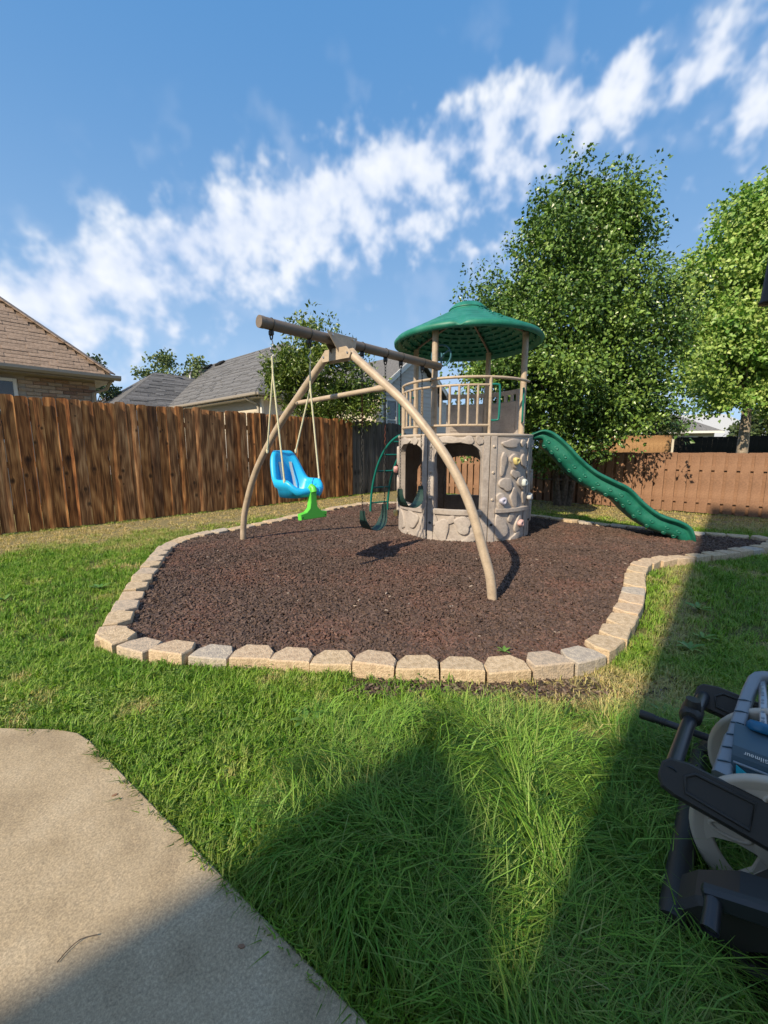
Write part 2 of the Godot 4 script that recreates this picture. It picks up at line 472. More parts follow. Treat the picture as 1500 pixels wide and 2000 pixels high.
# ---------------------------------------------------------------- ground, patio
var BED := PackedVector2Array([Vector2(-1.83, 2.59), Vector2(-1.93, 2.85), Vector2(-2.05, 3.12), Vector2(-2.15, 3.38), Vector2(-2.25, 3.62), Vector2(-2.36, 3.9), Vector2(-2.48, 4.25), Vector2(-2.6, 4.6), Vector2(-2.72, 4.95), Vector2(-2.78, 5.25), Vector2(-2.75, 5.6), Vector2(-2.61, 5.88), Vector2(-2.41, 6.11), Vector2(-2.04, 6.69), Vector2(-1.64, 7.4), Vector2(-1.23, 8.1), Vector2(-0.97, 8.6), Vector2(-0.6, 9.1), Vector2(-0.2, 9.42), Vector2(0.25, 9.45), Vector2(0.9, 9.05), Vector2(1.8, 8.4), Vector2(2.68, 7.65), Vector2(2.95, 7.3), Vector2(3.27, 6.93), Vector2(3.57, 6.64), Vector2(3.94, 6.32), Vector2(4.29, 6.08), Vector2(4.62, 5.88), Vector2(4.95, 5.74), Vector2(5.2, 5.56), Vector2(5.22, 5.34), Vector2(4.95, 5.14), Vector2(4.69, 5.01), Vector2(4.43, 4.89), Vector2(4.16, 4.78), Vector2(3.84, 4.66), Vector2(3.5, 4.56), Vector2(3.2, 4.49), Vector2(2.95, 4.39), Vector2(2.73, 4.22), Vector2(2.5, 3.94), Vector2(2.29, 3.6), Vector2(2.1, 3.31), Vector2(1.93, 3.07), Vector2(1.79, 2.89), Vector2(1.62, 2.69), Vector2(1.46, 2.49), Vector2(1.27, 2.33), Vector2(1.04, 2.23), Vector2(0.8, 2.19), Vector2(0.55, 2.17), Vector2(0.3, 2.18), Vector2(0.05, 2.21), Vector2(-0.2, 2.24), Vector2(-0.46, 2.28), Vector2(-0.72, 2.31), Vector2(-0.94, 2.32), Vector2(-1.18, 2.34), Vector2(-1.4, 2.37), Vector2(-1.63, 2.45)])
var PATIO := PackedVector2Array([Vector2(2.6, -1.16), Vector2(-0.07, 0.747), Vector2(-1.27, 1.605), Vector2(-1.36, 1.655), Vector2(-1.47, 1.68), Vector2(-4.6, 1.78), Vector2(-4.6, -4.4), Vector2(2.6, -4.4)])
var BED_OUT: PackedVector2Array
var BED_IN: PackedVector2Array
var PATIO_NEAR: PackedVector2Array
var tone := FastNoiseLite.new()

func flat_poly(poly, y, mb):
	var ti = Geometry2D.triangulate_polygon(poly)
	for k in range(0, ti.size(), 3):
		var a = poly[ti[k]]; var b = poly[ti[k + 1]]; var c = poly[ti[k + 2]]
		var A = P(a.x, y, a.y); var B = P(b.x, y, b.y); var C = P(c.x, y, c.y)
		if (B - A).cross(C - A).y < 0: mb.tri(A, C, B)
		else: mb.tri(A, B, C)
func build_ground():
	PATIO_NEAR = Geometry2D.offset_polygon(PATIO, 0.11)[0]
	tone.seed = 77; tone.frequency = 0.55; tone.fractal_octaves = 3; tone.noise_type = FastNoiseLite.TYPE_SIMPLEX_SMOOTH
	BED_OUT = Geometry2D.offset_polygon(BED, 0.085)[0]
	BED_IN = Geometry2D.offset_polygon(BED, -0.05)[0]
	var g = MB.new()
	g.quad(P(-160, -0.012, -40), P(160, -0.012, -40), P(160, -0.012, 260), P(-160, -0.012, 260))
	struct("ground", g, M.soil)
	# the yard itself: thatch and soil between the blades, tinted where the grass is dead
	tl.seed = 12; tl.frequency = 1.3; tl.fractal_octaves = 3
	var lg = MB.new(); lg.colored = true
	var nx = 150; var nd = 118
	for j in nd + 1:
		for i in nx + 1:
			var x = -8.0 + i * 0.125; var d = -1.2 + j * 0.125
			var n = tl.get_noise_2d(x, d); var n2 = tl.get_noise_2d(x * 2.7 + 30.0, d * 2.7)
			lg.col = Color(.42, .55, .30).lerp(Color(2.5, 1.95, 1.4), straw_at(x, d, n, n2))
			lg.vert(P(x, 0, d), Vector3.UP)
	for j in nd:
		for i in nx:
			var a = j * (nx + 1) + i
			lg.ix.append_array([a, a + nx + 1, a + nx + 2, a, a + nx + 2, a + 1])
	struct("lawn", lg, M.lawn)
	var c = MB.new()
	var b = Basis(Vector3(1, 0, 0), Vector3(0, 0, -1), Vector3(0, 1, 0))   # local y is the depth, local z is up
	c.extrude(PATIO, Transform3D(b, Vector3(0, -0.08, 0)), 0.115, 0.006)
	struct("patio_slab", c, M.concrete)
	var m = MB.new()
	flat_poly(BED_IN, 0.03, m)
	var o = struct("mulch_ground", m, M.mulch_base)

# ---------------------------------------------------------------- the house behind the camera, which shades the right half
func build_own_house():
	var o = P(0.968, 0, 1.545)
	var tv = Vector3(0.645, 0, -0.764)           # away from the house
	var rv = Vector3(0.764, 0, 0.645)
	var h = thing("two_storey_house", "tall house behind the viewer whose shadow covers the right lawn", "house", o + tv * -2.3, "", Basis(rv, Vector3.UP, tv * -1.0))
	# local: x to the right along the wall, z backwards
	var w = MB.new()
	w.box(T(Vector3(6.0, 3.0, 3.2)), Vector3(11.96, 6.0, 6.3))
	part(h, "wall", w, M.own_wall)
	var g = MB.new()
	g.extrude([Vector2(0.0, 6.0), Vector2(6.4, 6.0), Vector2(3.2, 10.35)], Transform3D(Basis(Vector3(0, 0, 1), Vector3.UP, Vector3(-1, 0, 0)), Vector3(11.9, 0, 0)), 11.8)
	part(h, "gable", g, M.own_wall)
	var rf = MB.new()
	for s in [[Vector3(0, 5.55, -0.3), Vector3(0, 10.45, 3.2)], [Vector3(0, 10.45, 3.2), Vector3(0, 5.55, 6.7)]]:
		var a = s[0]; var b2 = s[1]
		var dn = (b2 - a).cross(Vector3.RIGHT).normalized() * 0.08
		var q = [a + dn, b2 + dn, b2 - dn, a - dn]
		rf.extrude([Vector2(q[0].z, q[0].y), Vector2(q[1].z, q[1].y), Vector2(q[2].z, q[2].y), Vector2(q[3].z, q[3].y)], Transform3D(Basis(Vector3(0, 0, 1), Vector3.UP, Vector3(-1, 0, 0)), Vector3(12.0, 0, 0)), 12.0)
	part(h, "roof", rf, M.shingles[0])
	var dr = MB.new()
	dr.box(T(Vector3(2.2, 1.05, 0.03)), Vector3(0.95, 2.1, 0.05), 0.01)
	part(h, "door", dr, M.white_trim)
	# unseen canopy added here; outline and height shaped for the soft patio shadow
	var p = thing("shadow_canopy", "unseen flat canopy on posts added behind the viewer to cast the patio shadow", "canopy", P(-3.4, 0, -2.6))
	var org = P(-3.4, 0, -2.6)
	var sl = MB.new()
	sl.extrude([Vector2(-2.06, -1.09), Vector2(-1.96, -1.25), Vector2(-1.90, -1.46), Vector2(-1.90, -1.71), Vector2(-1.95, -1.89), Vector2(-2.0, -3.0), Vector2(-2.4, -4.4), Vector2(-5.9, -4.4), Vector2(-5.34, -3.68)], Transform3D(Basis(Vector3(1, 0, 0), Vector3(0, 0, -1), Vector3(0, 1, 0)), Vector3(-4.70, 7.95, 5.57) - org), 0.14, 0.02)
	part(p, "roof", sl, M.trim)
	for q in [Vector2(-6.9, -8.8), Vector2(-10.1, -9.5), Vector2(-10.3, -9.9)]:
		var ps = MB.new()
		ps.box(T(P(q.x, 3.975, q.y) - org), Vector3(0.16, 7.95, 0.16), 0.01)
		part(p, "post", ps, M.trim)

# ---------------------------------------------------------------- fences
func picket_mesh(wd, ht, th, cup, u0, ear = 0.03):
	var b = MB.new()
	var nx = 6
	var front = []; var back = []
	var ys = [0.0, ht * 0.33, ht * 0.66, ht - ear, ht - ear * 0.45, ht]
	for yi in ys.size():
		var y = ys[yi]
		var k = 1.0
		if yi == 4: k = 1.0 - ear * 0.55 / wd
		if yi == 5: k = 1.0 - ear * 1.9 / wd
		var rf = PackedVector3Array(); var rb = PackedVector3Array()
		for i in nx + 1:
			var u = (float(i) / nx - 0.5) * k
			var z = cup * (1.0 - 4.0 * u * u)
			rf.append(Vector3(u * wd, y, z + th * 0.5)); rb.append(Vector3(u * wd, y, z - th * 0.5))
		front.append(rf); back.append(rb)
	b.grid(front); 
	b.grid(back, false, false, true)
	for i in b.uv.size():
		var p = b.v[i]
		b.uv[i] = Vector2(u0 + (p.x / wd + 0.5) * wd * 0.75, p.y / 2.1)
	var last = ys.size() - 1
	for r in last:
		b.quad(back[r][0], front[r][0], front[r + 1][0], back[r + 1][0], Vector2(u0, ys[r] / 2.1), Vector2(u0 + 0.02, ys[r + 1] / 2.1))
		b.quad(front[r][nx], back[r][nx], back[r + 1][nx], front[r + 1][nx], Vector2(u0, ys[r] / 2.1), Vector2(u0 + 0.02, ys[r + 1] / 2.1))
	for i in nx: b.quad(front[last][i], front[last][i + 1], back[last][i + 1], back[last][i], Vector2(u0, 0.9), Vector2(u0 + 0.02, 0.92))
	return b
func build_fences():
	var fb = Basis(UA, Vector3.UP, VA)
	var f = thing("wood_fence", "tall weathered brown dog-ear picket fence along the left side of yard", "fence", P(-5.746, 0, 6.005), "", fb)
	var vs = []; var vg = []
	for k in 14:
		vs.append(picket_mesh(0.158, 2.06, 0.018, [0.011, -0.010, 0.015, -0.006, 0.005][k % 5], k * 0.0707).mesh(M.woods[[0, 1, 2, 0, 3, 1, 0][k % 7]]))
		if k < 6: vg.append(picket_mesh(0.145, 2.05, 0.018, [0.005, -0.006, 0.002][k % 3], k * 0.15, 0.04).mesh(M.wood_grey))
	var s = -2.2; var i = 0
	while s < 9.55:
		var grey = s > 7.25 + 0.3 * sin(i * 3.1)
		var m = (vg[rng.randi() % 6]) if grey else vs[(i * 5 + rng.randi() % 3) % 14]
		var bs = Basis(Vector3.UP, rng.randf_range(-0.24, 0.0)) * Basis(Vector3(0, 0, 1), rng.randf_range(-0.007, 0.007)) * Basis(Vector3.RIGHT, rng.randf_range(-0.004, 0.004))
		if rng.randf() < 0.3: bs = bs * Basis(Vector3.UP, PI)
		part(f, "picket", m, null, Transform3D(bs.scaled(Vector3(1, rng.randf_range(0.99, 1.005), 1)), Vector3(s, 0.02 + rng.randf_range(-0.012, 0.015), rng.randf_range(-0.006, 0.006))))
		s += 0.165 * rng.randf_range(0.97, 1.03) if not grey else 0.148
		i += 1
	for y in [0.35, 1.05, 1.75]:
		var r = MB.new(); r.box(T(Vector3(3.7, y, -0.06)), Vector3(11.9, 0.09, 0.04))
		part(f, "rail", r, M.wood)
	for k in 5:
		var r = MB.new(); r.box(T(Vector3(-1.9 + 2.6 * k, 0.98, -0.13)), Vector3(0.09, 1.96, 0.09))
		part(f, "post", r, M.wood)
	# right fence: low shadow-box fence, painted brown
	var rx = Vector3(0.773, 0, 0.634).normalized()
	var rb = Basis(rx, Vector3.UP, rx.cross(Vector3.UP))
	var f2 = thing("shadowbox_fence", "low brown painted shadow-box fence behind the slide and pear tree", "fence", P(0.724, 0, 12.77), "", rb)
	var bd = []
	for k in 4:
		var b = MB.new(); b.box(T(Vector3(0, 0.59, 0)), Vector3(0.138 + 0.006 * (k % 2), 1.18 + 0.008 * k, 0.018), 0.003)
		bd.append(b.mesh(M.fence_paint))
	s = 0.1; i = 0
	while s < 12.6:
		part(f2, "board", bd[i % 4], null, Transform3D(Basis(Vector3(0, 0, 1), rng.randf_range(-0.004, 0.004)), Vector3(s, 0.03 + rng.randf_range(-0.006, 0.006), 0.03)))
		part(f2, "board", bd[(i + 1) % 4], null, Transform3D(Basis(), Vector3(s + 0.095, 0.03, -0.035)))
		s += 0.19; i += 1
	for y in [0.27, 0.92]:
		var r = MB.new(); r.box(T(Vector3(6.35, y, 0.0)), Vector3(12.6, 0.085, 0.036))
		part(f2, "rail", r, M.fence_paint)
	for k in 6:
		var r = MB.new(); r.box(T(Vector3(0.15 + 2.45 * k, 0.57, -0.095)), Vector3(0.09, 1.14, 0.09))
		part(f2, "post", r, M.fence_paint)
	# fences of the yards behind
	for q in [["board_fence", "black board fence beyond the low brown fence", M.fence_black, P(11.0, 0, 15.75), 46, rx, 1.74], ["board_fence", "orange cedar board fence beyond the brown fence, left of black fence", M.fence_orange, P(8.6, 0, 17.4), 20, Vector3(0.82, 0, 0.57).normalized(), 1.82]]:
		var t = thing(q[0], q[1], "fence", q[3], "", Basis(q[5], Vector3.UP, q[5].cross(Vector3.UP)))
		var b = MB.new(); b.box(T(Vector3(0, q[6] * 0.5, 0)), Vector3(0.1415, q[6], 0.02), 0.004)
		var bm = b.mesh(q[2])
		for k in q[4]: part(t, "board", bm, null, T(Vector3(k * 0.142 + 0.07, rng.randf_range(-0.015, 0.015), rng.randf_range(-0.004, 0.004))))
		var r = MB.new(); r.box(T(Vector3(q[4] * 0.071, 1.3, -0.04)), Vector3(q[4] * 0.142, 0.09, 0.04))
		part(t, "rail", r, q[2])

# ---------------------------------------------------------------- houses
func shingle_face(roof, eave_a, eave_b, up_dir, x_lo, x_hi, rows, step, tab, mats, limit, stagger = 0.5):
	# tabs over a sloping face: eave_a-eave_b is its lower edge; x_lo(row), x_hi(row) give the ends of a course
	var x = (eave_b - eave_a).normalized()
	var nrm = x.cross(up_dir).normalized()
	if nrm.y < 0: nrm = -nrm
	var b = MB.new()
	b.box(T(Vector3.ZERO), Vector3(tab - 0.002, 0.013, step * 1.45), 0.003)
	var ms = []
	for m in mats: ms.append(b.mesh(m))
	var bs = Basis(x, nrm, x.cross(nrm))
	bs = bs * Basis(Vector3.RIGHT, -0.06 if (bs.z.dot(up_dir) < 0) else 0.06)
	var cnt = 0
	for r in rows:
		var sp = step * (r + 0.5)
		var xx = x_lo.call(sp) + tab * (stagger * (r % 2) + 0.13 * ((r * 7) % 5) / 5.0)
		while xx < x_hi.call(sp) - tab * 0.3:
			part(roof, "shingle", ms[rng.randi() % ms.size()], null, Transform3D(bs, eave_a + x * xx + up_dir * sp + nrm * (0.010 + 0.007 * float(rng.randi() % 3 == 0))))
			xx += tab; cnt += 1
			if cnt >= limit: return
func hip_roof(mb, x0, x1, z0, z1, y, rise):   # ridge along the longer side; z1 is the front
	var a = Vector3(x0, y, z1); var b = Vector3(x1, y, z1); var c = Vector3(x1, y, z0); var d = Vector3(x0, y, z0)
	var hw = minf(x1 - x0, z1 - z0) * 0.5
	var r0; var r1
	if x1 - x0 > z1 - z0:
		r0 = Vector3(x0 + hw, y + rise, (z0 + z1) * 0.5); r1 = Vector3(x1 - hw, y + rise, (z0 + z1) * 0.5)
		mb.quad(a, b, r1, r0); mb.quad(c, d, r0, r1); mb.tri(b, c, r1); mb.tri(d, a, r0)
	else:
		r0 = Vector3((x0 + x1) * 0.5, y + rise, z1 - hw); r1 = Vector3((x0 + x1) * 0.5, y + rise, z0 + hw)
		mb.tri(a, b, r0); mb.quad(b, c, r1, r0); mb.tri(c, d, r1); mb.quad(d, a, r0, r1)
	mb.quad(d, c, b, a)
func siding(parent, mat_, a, b, y0, y1, out, step = 0.13):
	# lapped boards on a wall running a to b
	var t = along(a, b)
	var x = (b - a).normalized()
	var bm = MB.new()
	var bs = Basis(x, Vector3.UP, x.cross(Vector3.UP))
	if bs.z.dot(out) < 0: bs = Basis(-x, Vector3.UP, out)
	bm.box(Transform3D(Basis(Vector3.RIGHT, -0.09), Vector3.ZERO), Vector3((b - a).length(), step + 0.015, 0.012))
	var me = bm.mesh(mat_)
	var y = y0
	while y < y1:
		part(parent, "siding_board", me, null, Transform3D(bs, (a + b) * 0.5 + Vector3(0, y + step * 0.5, 0) + out * 0.014))
		y += step
func window(parent, at, bs, w, h, blinds, bars = 1):
	# at: middle of the opening on the wall face; bs.z points outwards
	var o := MeshInstance3D.new()
	var f = MB.new()
	for sx in [-1, 1]: f.box(T(Vector3(sx * (w * 0.5 + 0.03), 0, 0.02)), Vector3(0.07, h + 0.13, 0.06), 0.008)
	for sy in [-1, 1]: f.box(T(Vector3(0, sy * (h * 0.5 + 0.03), 0.021)), Vector3(w - 0.012, 0.07, 0.058), 0.008)
	o = part(parent, "window", f, M.white_trim, Transform3D(bs, at))
	var gl = MB.new(); gl.box(T(Vector3(0, 0, 0.03)), Vector3(w, h, 0.005))
	part(o, "pane", gl, M.glass)
	var mu = MB.new()
	mu.box(T(Vector3(0, 0, 0.03)), Vector3(w, 0.045, 0.03), 0.006)
	for k in bars: mu.box(T(Vector3((k + 1.0) / (bars + 1.0) * w - w * 0.5, -h * 0.25, 0.03)), Vector3(0.022, h * 0.47, 0.018))
	part(o, "sash_bar", mu, M.white_trim)
	if blinds:
		var sl = MB.new(); sl.box(T(Vector3.ZERO), Vector3(w - 0.03, 0.004, 0.05))
		var me = sl.mesh(M.blind)
		var y = -h * 0.5 + 0.03
		while y < h * 0.5:
			part(o, "blind_slat", me, null, Transform3D(Basis(Vector3.RIGHT, 1.1), Vector3(0, y, 0.004)))
			y += 0.055
	return o
func build_houses():
	var fb = Basis(UA, Vector3.UP, VA)
	# brown-roofed brick house at the far left
	var h = thing("brick_house", "brick house with brown shingle hip roof behind the picket fence at left", "house", P(-6.8, 0, 10.7), "", fb)
	var ey = 3.1
	var w = MB.new(); w.box(T(Vector3(-4.92, 1.48, -4.0)), Vector3(9.24, 2.96, 7.08))
	part(h, "wall", w, M.mortar)
	var rf = MB.new(); hip_roof(rf, -9.6, 0.0, -8.0, 0.0, ey, 4.0)
	var roof = part(h, "roof", rf, M.roof_under)
	var k7 = sqrt(0.5)
	shingle_face(roof, Vector3(-5.6, ey, 0), Vector3(0, ey, 0), Vector3(0, k7, -k7), func(_s): return 0.0, func(s): return 5.6 - s * k7, 21, 0.135, 0.31, M.shingles, 298)
	for k in 17:
		var c = MB.new(); c.box(T(Vector3.ZERO), Vector3(0.26, 0.03, 0.24), 0.006)
		var p0 = Vector3(0, ey, 0) + Vector3(-1, 1, -1) * (0.1 + k * 0.115)
		part(roof, "hip_cap", c, M.shingles[k % 3], along(p0 - Vector3(-1, 1, -1), p0 + Vector3(-1, 1, -1)).translated(Vector3(0.01, 0.035, 0.01)))
	var gt = MB.new()
	gt.extrude([Vector2(0, 0), Vector2(0.09, 0), Vector2(0.13, 0.05), Vector2(0.13, 0.115), Vector2(0.115, 0.115), Vector2(0.11, 0.055), Vector2(0.08, 0.018), Vector2(0.015, 0.018), Vector2(0.015, 0.115), Vector2(0, 0.115)], Transform3D(Basis(Vector3(0, 0, 1), Vector3.UP, Vector3(-1, 0, 0)), Vector3(0.13, ey - 0.11, 0.004)), 9.8)
	part(h, "gutter", gt, M.gutter)
	var fa = MB.new()
	fa.box(T(Vector3(-4.8, ey - 0.075, -0.02)), Vector3(9.6, 0.12, 0.03)); fa.box(T(Vector3(-0.02, ey - 0.075, -4.0)), Vector3(0.03, 0.12, 7.96))
	fa.box(T(Vector3(-4.8, ey - 0.13, -0.24)), Vector3(9.6, 0.02, 0.48)); fa.box(T(Vector3(-0.16, ey - 0.132, -4.2)), Vector3(0.30, 0.02, 7.4))
	part(h, "fascia", fa, M.gutter)
	var ds = MB.new()
	ds.tube([Vector3(-0.05, ey - 0.12, -0.1), Vector3(-0.12, ey - 0.3, -0.25), Vector3(-0.38, ey - 0.42, -0.40), Vector3(-0.41, 1.5, -0.42), Vector3(-0.41, 0.1, -0.42)], 0.04, 8)
	part(h, "downspout", ds, M.gutter)
	var bm = []
	for m in M.brick:
		var b = MB.new(); b.box(T(Vector3.ZERO), Vector3(0.262, 0.072, 0.05), 0.006)
		bm.append(b.mesh(m))
	for r in 11:
		var x = -0.44 - (0.137 if r % 2 else 0.0)
		while x > -4.7:
			var y = 2.06 + r * 0.084
			if not (x < -1.72 and x > -3.42 and y > 1.9): part(h, "brick", bm[[1, 3, 1, 3, 0, 3, 2, 0][rng.randi() % 8]], null, T(Vector3(x, y, -0.462 + rng.randf_range(0, 0.012))))
			x -= 0.274
	var room = MB.new(); room.box(T(Vector3(-2.6, 2.15, -0.452)), Vector3(1.45, 1.3, 0.02))  # flat dark plate behind the pane; the room shade is in its colour
	part(h, "dark_backing", room, M.dark_room)
	window(h, Vector3(-2.6, 2.15, -0.425), Basis(), 1.42, 1.3, false, 2)
	# grey-roofed house
	var g = thing("siding_house", "beige siding house with grey shingle roof behind fence and swing set", "house", P(-4.44, 0, 14.8), "", fb)
	ey = 3.28
	var gw = MB.new()
	gw.box(T(Vector3(4.5, 1.55, -6.5)), Vector3(8.1, 3.1, 12.1))
	gw.box(T(Vector3(4.55, 1.55, 1.6)), Vector3(4.0, 3.1, 3.9))
	gw.box(T(Vector3(2.0, 1.55, -10.7)), Vector3(7.4, 3.1, 4.6))
	part(g, "wall", gw, M.siding_grey)
	var r1 = MB.new(); hip_roof(r1, 0.0, 8.4, -19.0, 0.0, ey, 3.1)
	var roof2 = part(g, "roof", r1, M.roof_grey[1])
	var r2 = MB.new(); hip_roof(r2, -2.17, 6.0, -13.45, -8.05, ey - 0.005, 2.02)
	part(g, "wing_roof", r2, M.roof_grey[0])
	# thin courses on the two visible slopes
	for q in [[Vector3(0, ey, -19.0), Vector3(0, ey, 0), Vector3(4.2, 3.1, 0), 19.0, 38], [Vector3(0, ey, 0), Vector3(8.4, ey, 0), Vector3(0, 3.1, -4.2), 8.4, 38], [Vector3(-2.17, ey, -8.05), Vector3(6.0, ey, -8.05), Vector3(0, 2.02, -2.7), 8.17, 24]]:
		var up = q[2].normalized(); var x = (q[1] - q[0]).normalized(); var nn = x.cross(up)
		if nn.y < 0: nn = -nn
		var kk = sqrt(q[2].x * q[2].x + q[2].z * q[2].z) / q[2].length()
		for m in 3:
			var cs = MB.new()
			for r in q[4]:
				if r % 3 != m: continue
				var sp = (r + 0.5) * 0.135
				var inset = sp * kk
				var xx = inset + 0.1; var lim = q[3] - inset - 0.1
				while xx < lim:
					var wd = minf(rng.randf_range(0.25, 0.95), lim - xx)
					if rng.randf() < 0.72: cs.box(Transform3D(Basis(x, nn, x.cross(nn)), q[0] + x * (xx + wd * 0.5) + up * sp + nn * rng.randf_range(0.004, 0.014)), Vector3(wd, 0.012, 0.15))
					xx += wd
			var o = part(roof2, "shingle_courses", cs, M.roof_grey[m]); o.set_meta("kind", "stuff")
	for k in 4:
		var c = MB.new(); c.box(Transform3D(Basis(Vector3(0, 0, 1), 0.63), Vector3(3.72, ey + 2.82, -9.9 - k * 1.5)), Vector3(0.42, 0.14, 0.6), 0.03)
		part(roof2, "ridge_vent", c, M.fence_black)
	for q in [Vector3(1.35, 4.2, -10.2), Vector3(2.3, 4.9, -10.6)]:
		var c = MB.new(); c.tube([q, q + Vector3(0, 0.45, 0)], 0.05, 8)
		part(roof2, "vent_pipe", c, M.white_trim)
	# gable wing
	var gx = 4.45; var gz = 3.62; var hw = 2.1
	var gr = MB.new()
	gr.quad(Vector3(gx - hw, ey, gz + 0.15), Vector3(gx, ey + 1.5, gz + 0.15), Vector3(gx, ey + 1.5, -4.0), Vector3(gx - hw, ey, -4.0))
	gr.quad(Vector3(gx + hw, ey, gz + 0.15), Vector3(gx + hw, ey, -4.0), Vector3(gx, ey + 1.5, -4.0), Vector3(gx, ey + 1.5, gz + 0.15))
	part(g, "gable_roof", gr, M.roof_grey[1])
	var gwall = MB.new()
	gwall.extrude([Vector2(gx - 1.95, 3.05), Vector2(gx + 1.95, 3.05), Vector2(gx, ey + 1.38)], T(Vector3(0, 0, gz - 0.15)), 0.06)
	part(g, "gable_wall", gwall, M.siding_grey)
	for k in 9:
		var y = 3.2 + k * 0.145
		var half = (ey + 1.3 - y) * 1.3
		if half < 0.1: continue
		var b = MB.new(); b.box(Transform3D(Basis(Vector3.RIGHT, -0.09), Vector3(gx, y, gz - 0.075)), Vector3(minf(half, 1.85) * 2.0, 0.15, 0.012))
		part(g, "siding_board", b, M.siding_grey)
	for sg in [-1, 1]:
		var b = MB.new(); b.box(along(Vector3(gx + sg * hw, ey - 0.04, gz + 0.12), Vector3(gx, ey + 1.46, gz + 0.12)), Vector3(2.62, 0.17, 0.03))
		part(g, "rake_board", b, M.white_trim)
	siding(g, M.siding, Vector3(0.45, 0, -0.45), Vector3(0.45, 0, -12.4), 1.9, 3.1, Vector3(-1, 0, 0))
	siding(g, M.siding_grey, Vector3(0.45, 0, -0.45), Vector3(2.5, 0, -0.45), 1.6, 3.1, Vector3(0, 0, 1))
	siding(g, M.siding, Vector3(2.55, 0, -0.4), Vector3(2.55, 0, 3.5), 1.6, 3.1, Vector3(-1, 0, 0))
	siding(g, M.siding_grey, Vector3(3.45, 0, 3.55), Vector3(6.5, 0, 3.55), 1.6, 3.05, Vector3(0, 0, 1))
	for q in [Vector3(0.43, 0, -0.43), Vector3(2.53, 0, 3.57)]:
		var b = MB.new(); b.box(T(q + Vector3(0, 1.6, 0)), Vector3(0.1, 3.05, 0.1), 0.008)
		part(g, "corner_board", b, M.white_trim)
	var bq = MB.new(); bq.box(T(Vector3.ZERO), Vector3(0.2, 0.07, 0.05), 0.006)
	var bqm = bq.mesh(M.brick[3])
	for r in 17:
		for cc in 5:
			var x = 2.70 + cc * 0.21 + (0.1 if r % 2 else 0.0)
			if x > 2.78 and x < 3.3: continue
			part(g, "brick", bqm, null, T(Vector3(x, 1.7 + r * 0.08, 3.556)))
	window(g, Vector3(3.03, 2.3, 3.57), Basis(), 0.46, 1.3, true, 0)
	var gt2 = MB.new()
	gt2.box(T(Vector3(-0.06, ey - 0.06, -7.0)), Vector3(0.12, 0.11, 14.1), 0.02)
	gt2.box(T(Vector3(1.15, ey - 0.06, 0.07)), Vector3(2.4, 0.11, 0.12), 0.02)
	gt2.box(T(Vector3(2.3, ey - 0.06, 1.95)), Vector3(0.12, 0.11, 3.5), 0.02)
	part(g, "gutter", gt2, M.gutter)
	var sf = MB.new()
	sf.box(T(Vector3(0.24, ey - 0.15, -7.0)), Vector3(0.46, 0.03, 13.8)); sf.box(T(Vector3(1.2, ey - 0.152, -0.22)), Vector3(2.3, 0.03, 0.42))
	part(g, "soffit", sf, M.trim)
	var dp = MB.new()
	dp.tube([Vector3(-0.03, ey - 0.1, -0.8), Vector3(0.05, ey - 0.2, -0.75), Vector3(0.33, ey - 0.33, -0.6), Vector3(0.37, ey - 0.5, -0.58), Vector3(0.37, 0.2, -0.58)], 0.045, 8)
	part(g, "downspout", dp, M.trim)
	# houses far behind the right fence
	for q in [["bungalow", "beige bungalow with grey-brown hip roof beyond the black fence", P(19.4, 0, 31.5), 5.2, 2.6, 1.5, M.roof_grey[2], M.siding], ["bungalow", "pale blue-grey roofed house far behind the maple trunk", P(24.6, 0, 39.0), 10.0, 2.3, 2.3, M.pale_roof, M.siding_grey]]:
		var b = thing(q[0], q[1], "house", q[2], "", Basis(Vector3(0.9, 0, 0.3).normalized(), Vector3.UP, Vector3(-0.3, 0, 0.9).normalized()))
		var wl = MB.new(); wl.box(T(Vector3(q[3] * 0.5, q[4] * 0.5, -3)), Vector3(q[3] - 0.8, q[4], 5.2))
		part(b, "wall", wl, q[7])
		var rr = MB.new(); hip_roof(rr, 0, q[3], -6.0, 0.0, q[4], q[5])
		part(b, "roof", rr, q[6])
		var gg = MB.new(); gg.box(T(Vector3(q[3] * 0.5, q[4] - 0.06, 0.05)), Vector3(q[3], 0.16, 0.1))
		part(b, "gutter", gg, M.white_trim)
		window(b, Vector3(q[3] * 0.6, q[4] * 0.62, -0.38), Basis(), 1.1, 1.1, false, 1)

# ---------------------------------------------------------------- trees
func clump(n, rad, leaf, wide, seed_, droop):
	var r := RandomNumberGenerator.new(); r.seed = seed_
	var b = MB.new(); b.colored = true
	for i in n:
		var dir = Vector3(r.randf_range(-1, 1), r.randf_range(-0.8, 1), r.randf_range(-1, 1)).normalized()
		var o = dir * rad * pow(r.randf(), 0.5)
		var ax = (dir + Vector3(0, -droop, 0) + Vector3(r.randf_range(-.7, .7), r.randf_range(-.7, .7), r.randf_range(-.7, .7))).normalized()
		var sd = ax.cross(Vector3(r.randf_range(-1, 1), r.randf_range(0.2, 1), r.randf_range(-1, 1))).normalized()
		var nn = sd.cross(ax)
		var le = leaf * r.randf_range(0.75, 1.2); var wd = le * wide
		var g = r.randf_range(0.7, 1.25)
		b.col = Color(g * r.randf_range(0.9, 1.15), g, g * 0.95)
		var m1 = o + ax * le * 0.4; var tip = o + ax * le - nn * le * 0.12
		var lf = m1 + sd * wd * 0.5 + nn * wd * 0.12; var rt = m1 - sd * wd * 0.5 + nn * wd * 0.12
		b.tri(o, lf, m1); b.tri(o, m1, rt); b.tri(lf, tip, m1); b.tri(m1, tip, rt)
	return b.mesh()
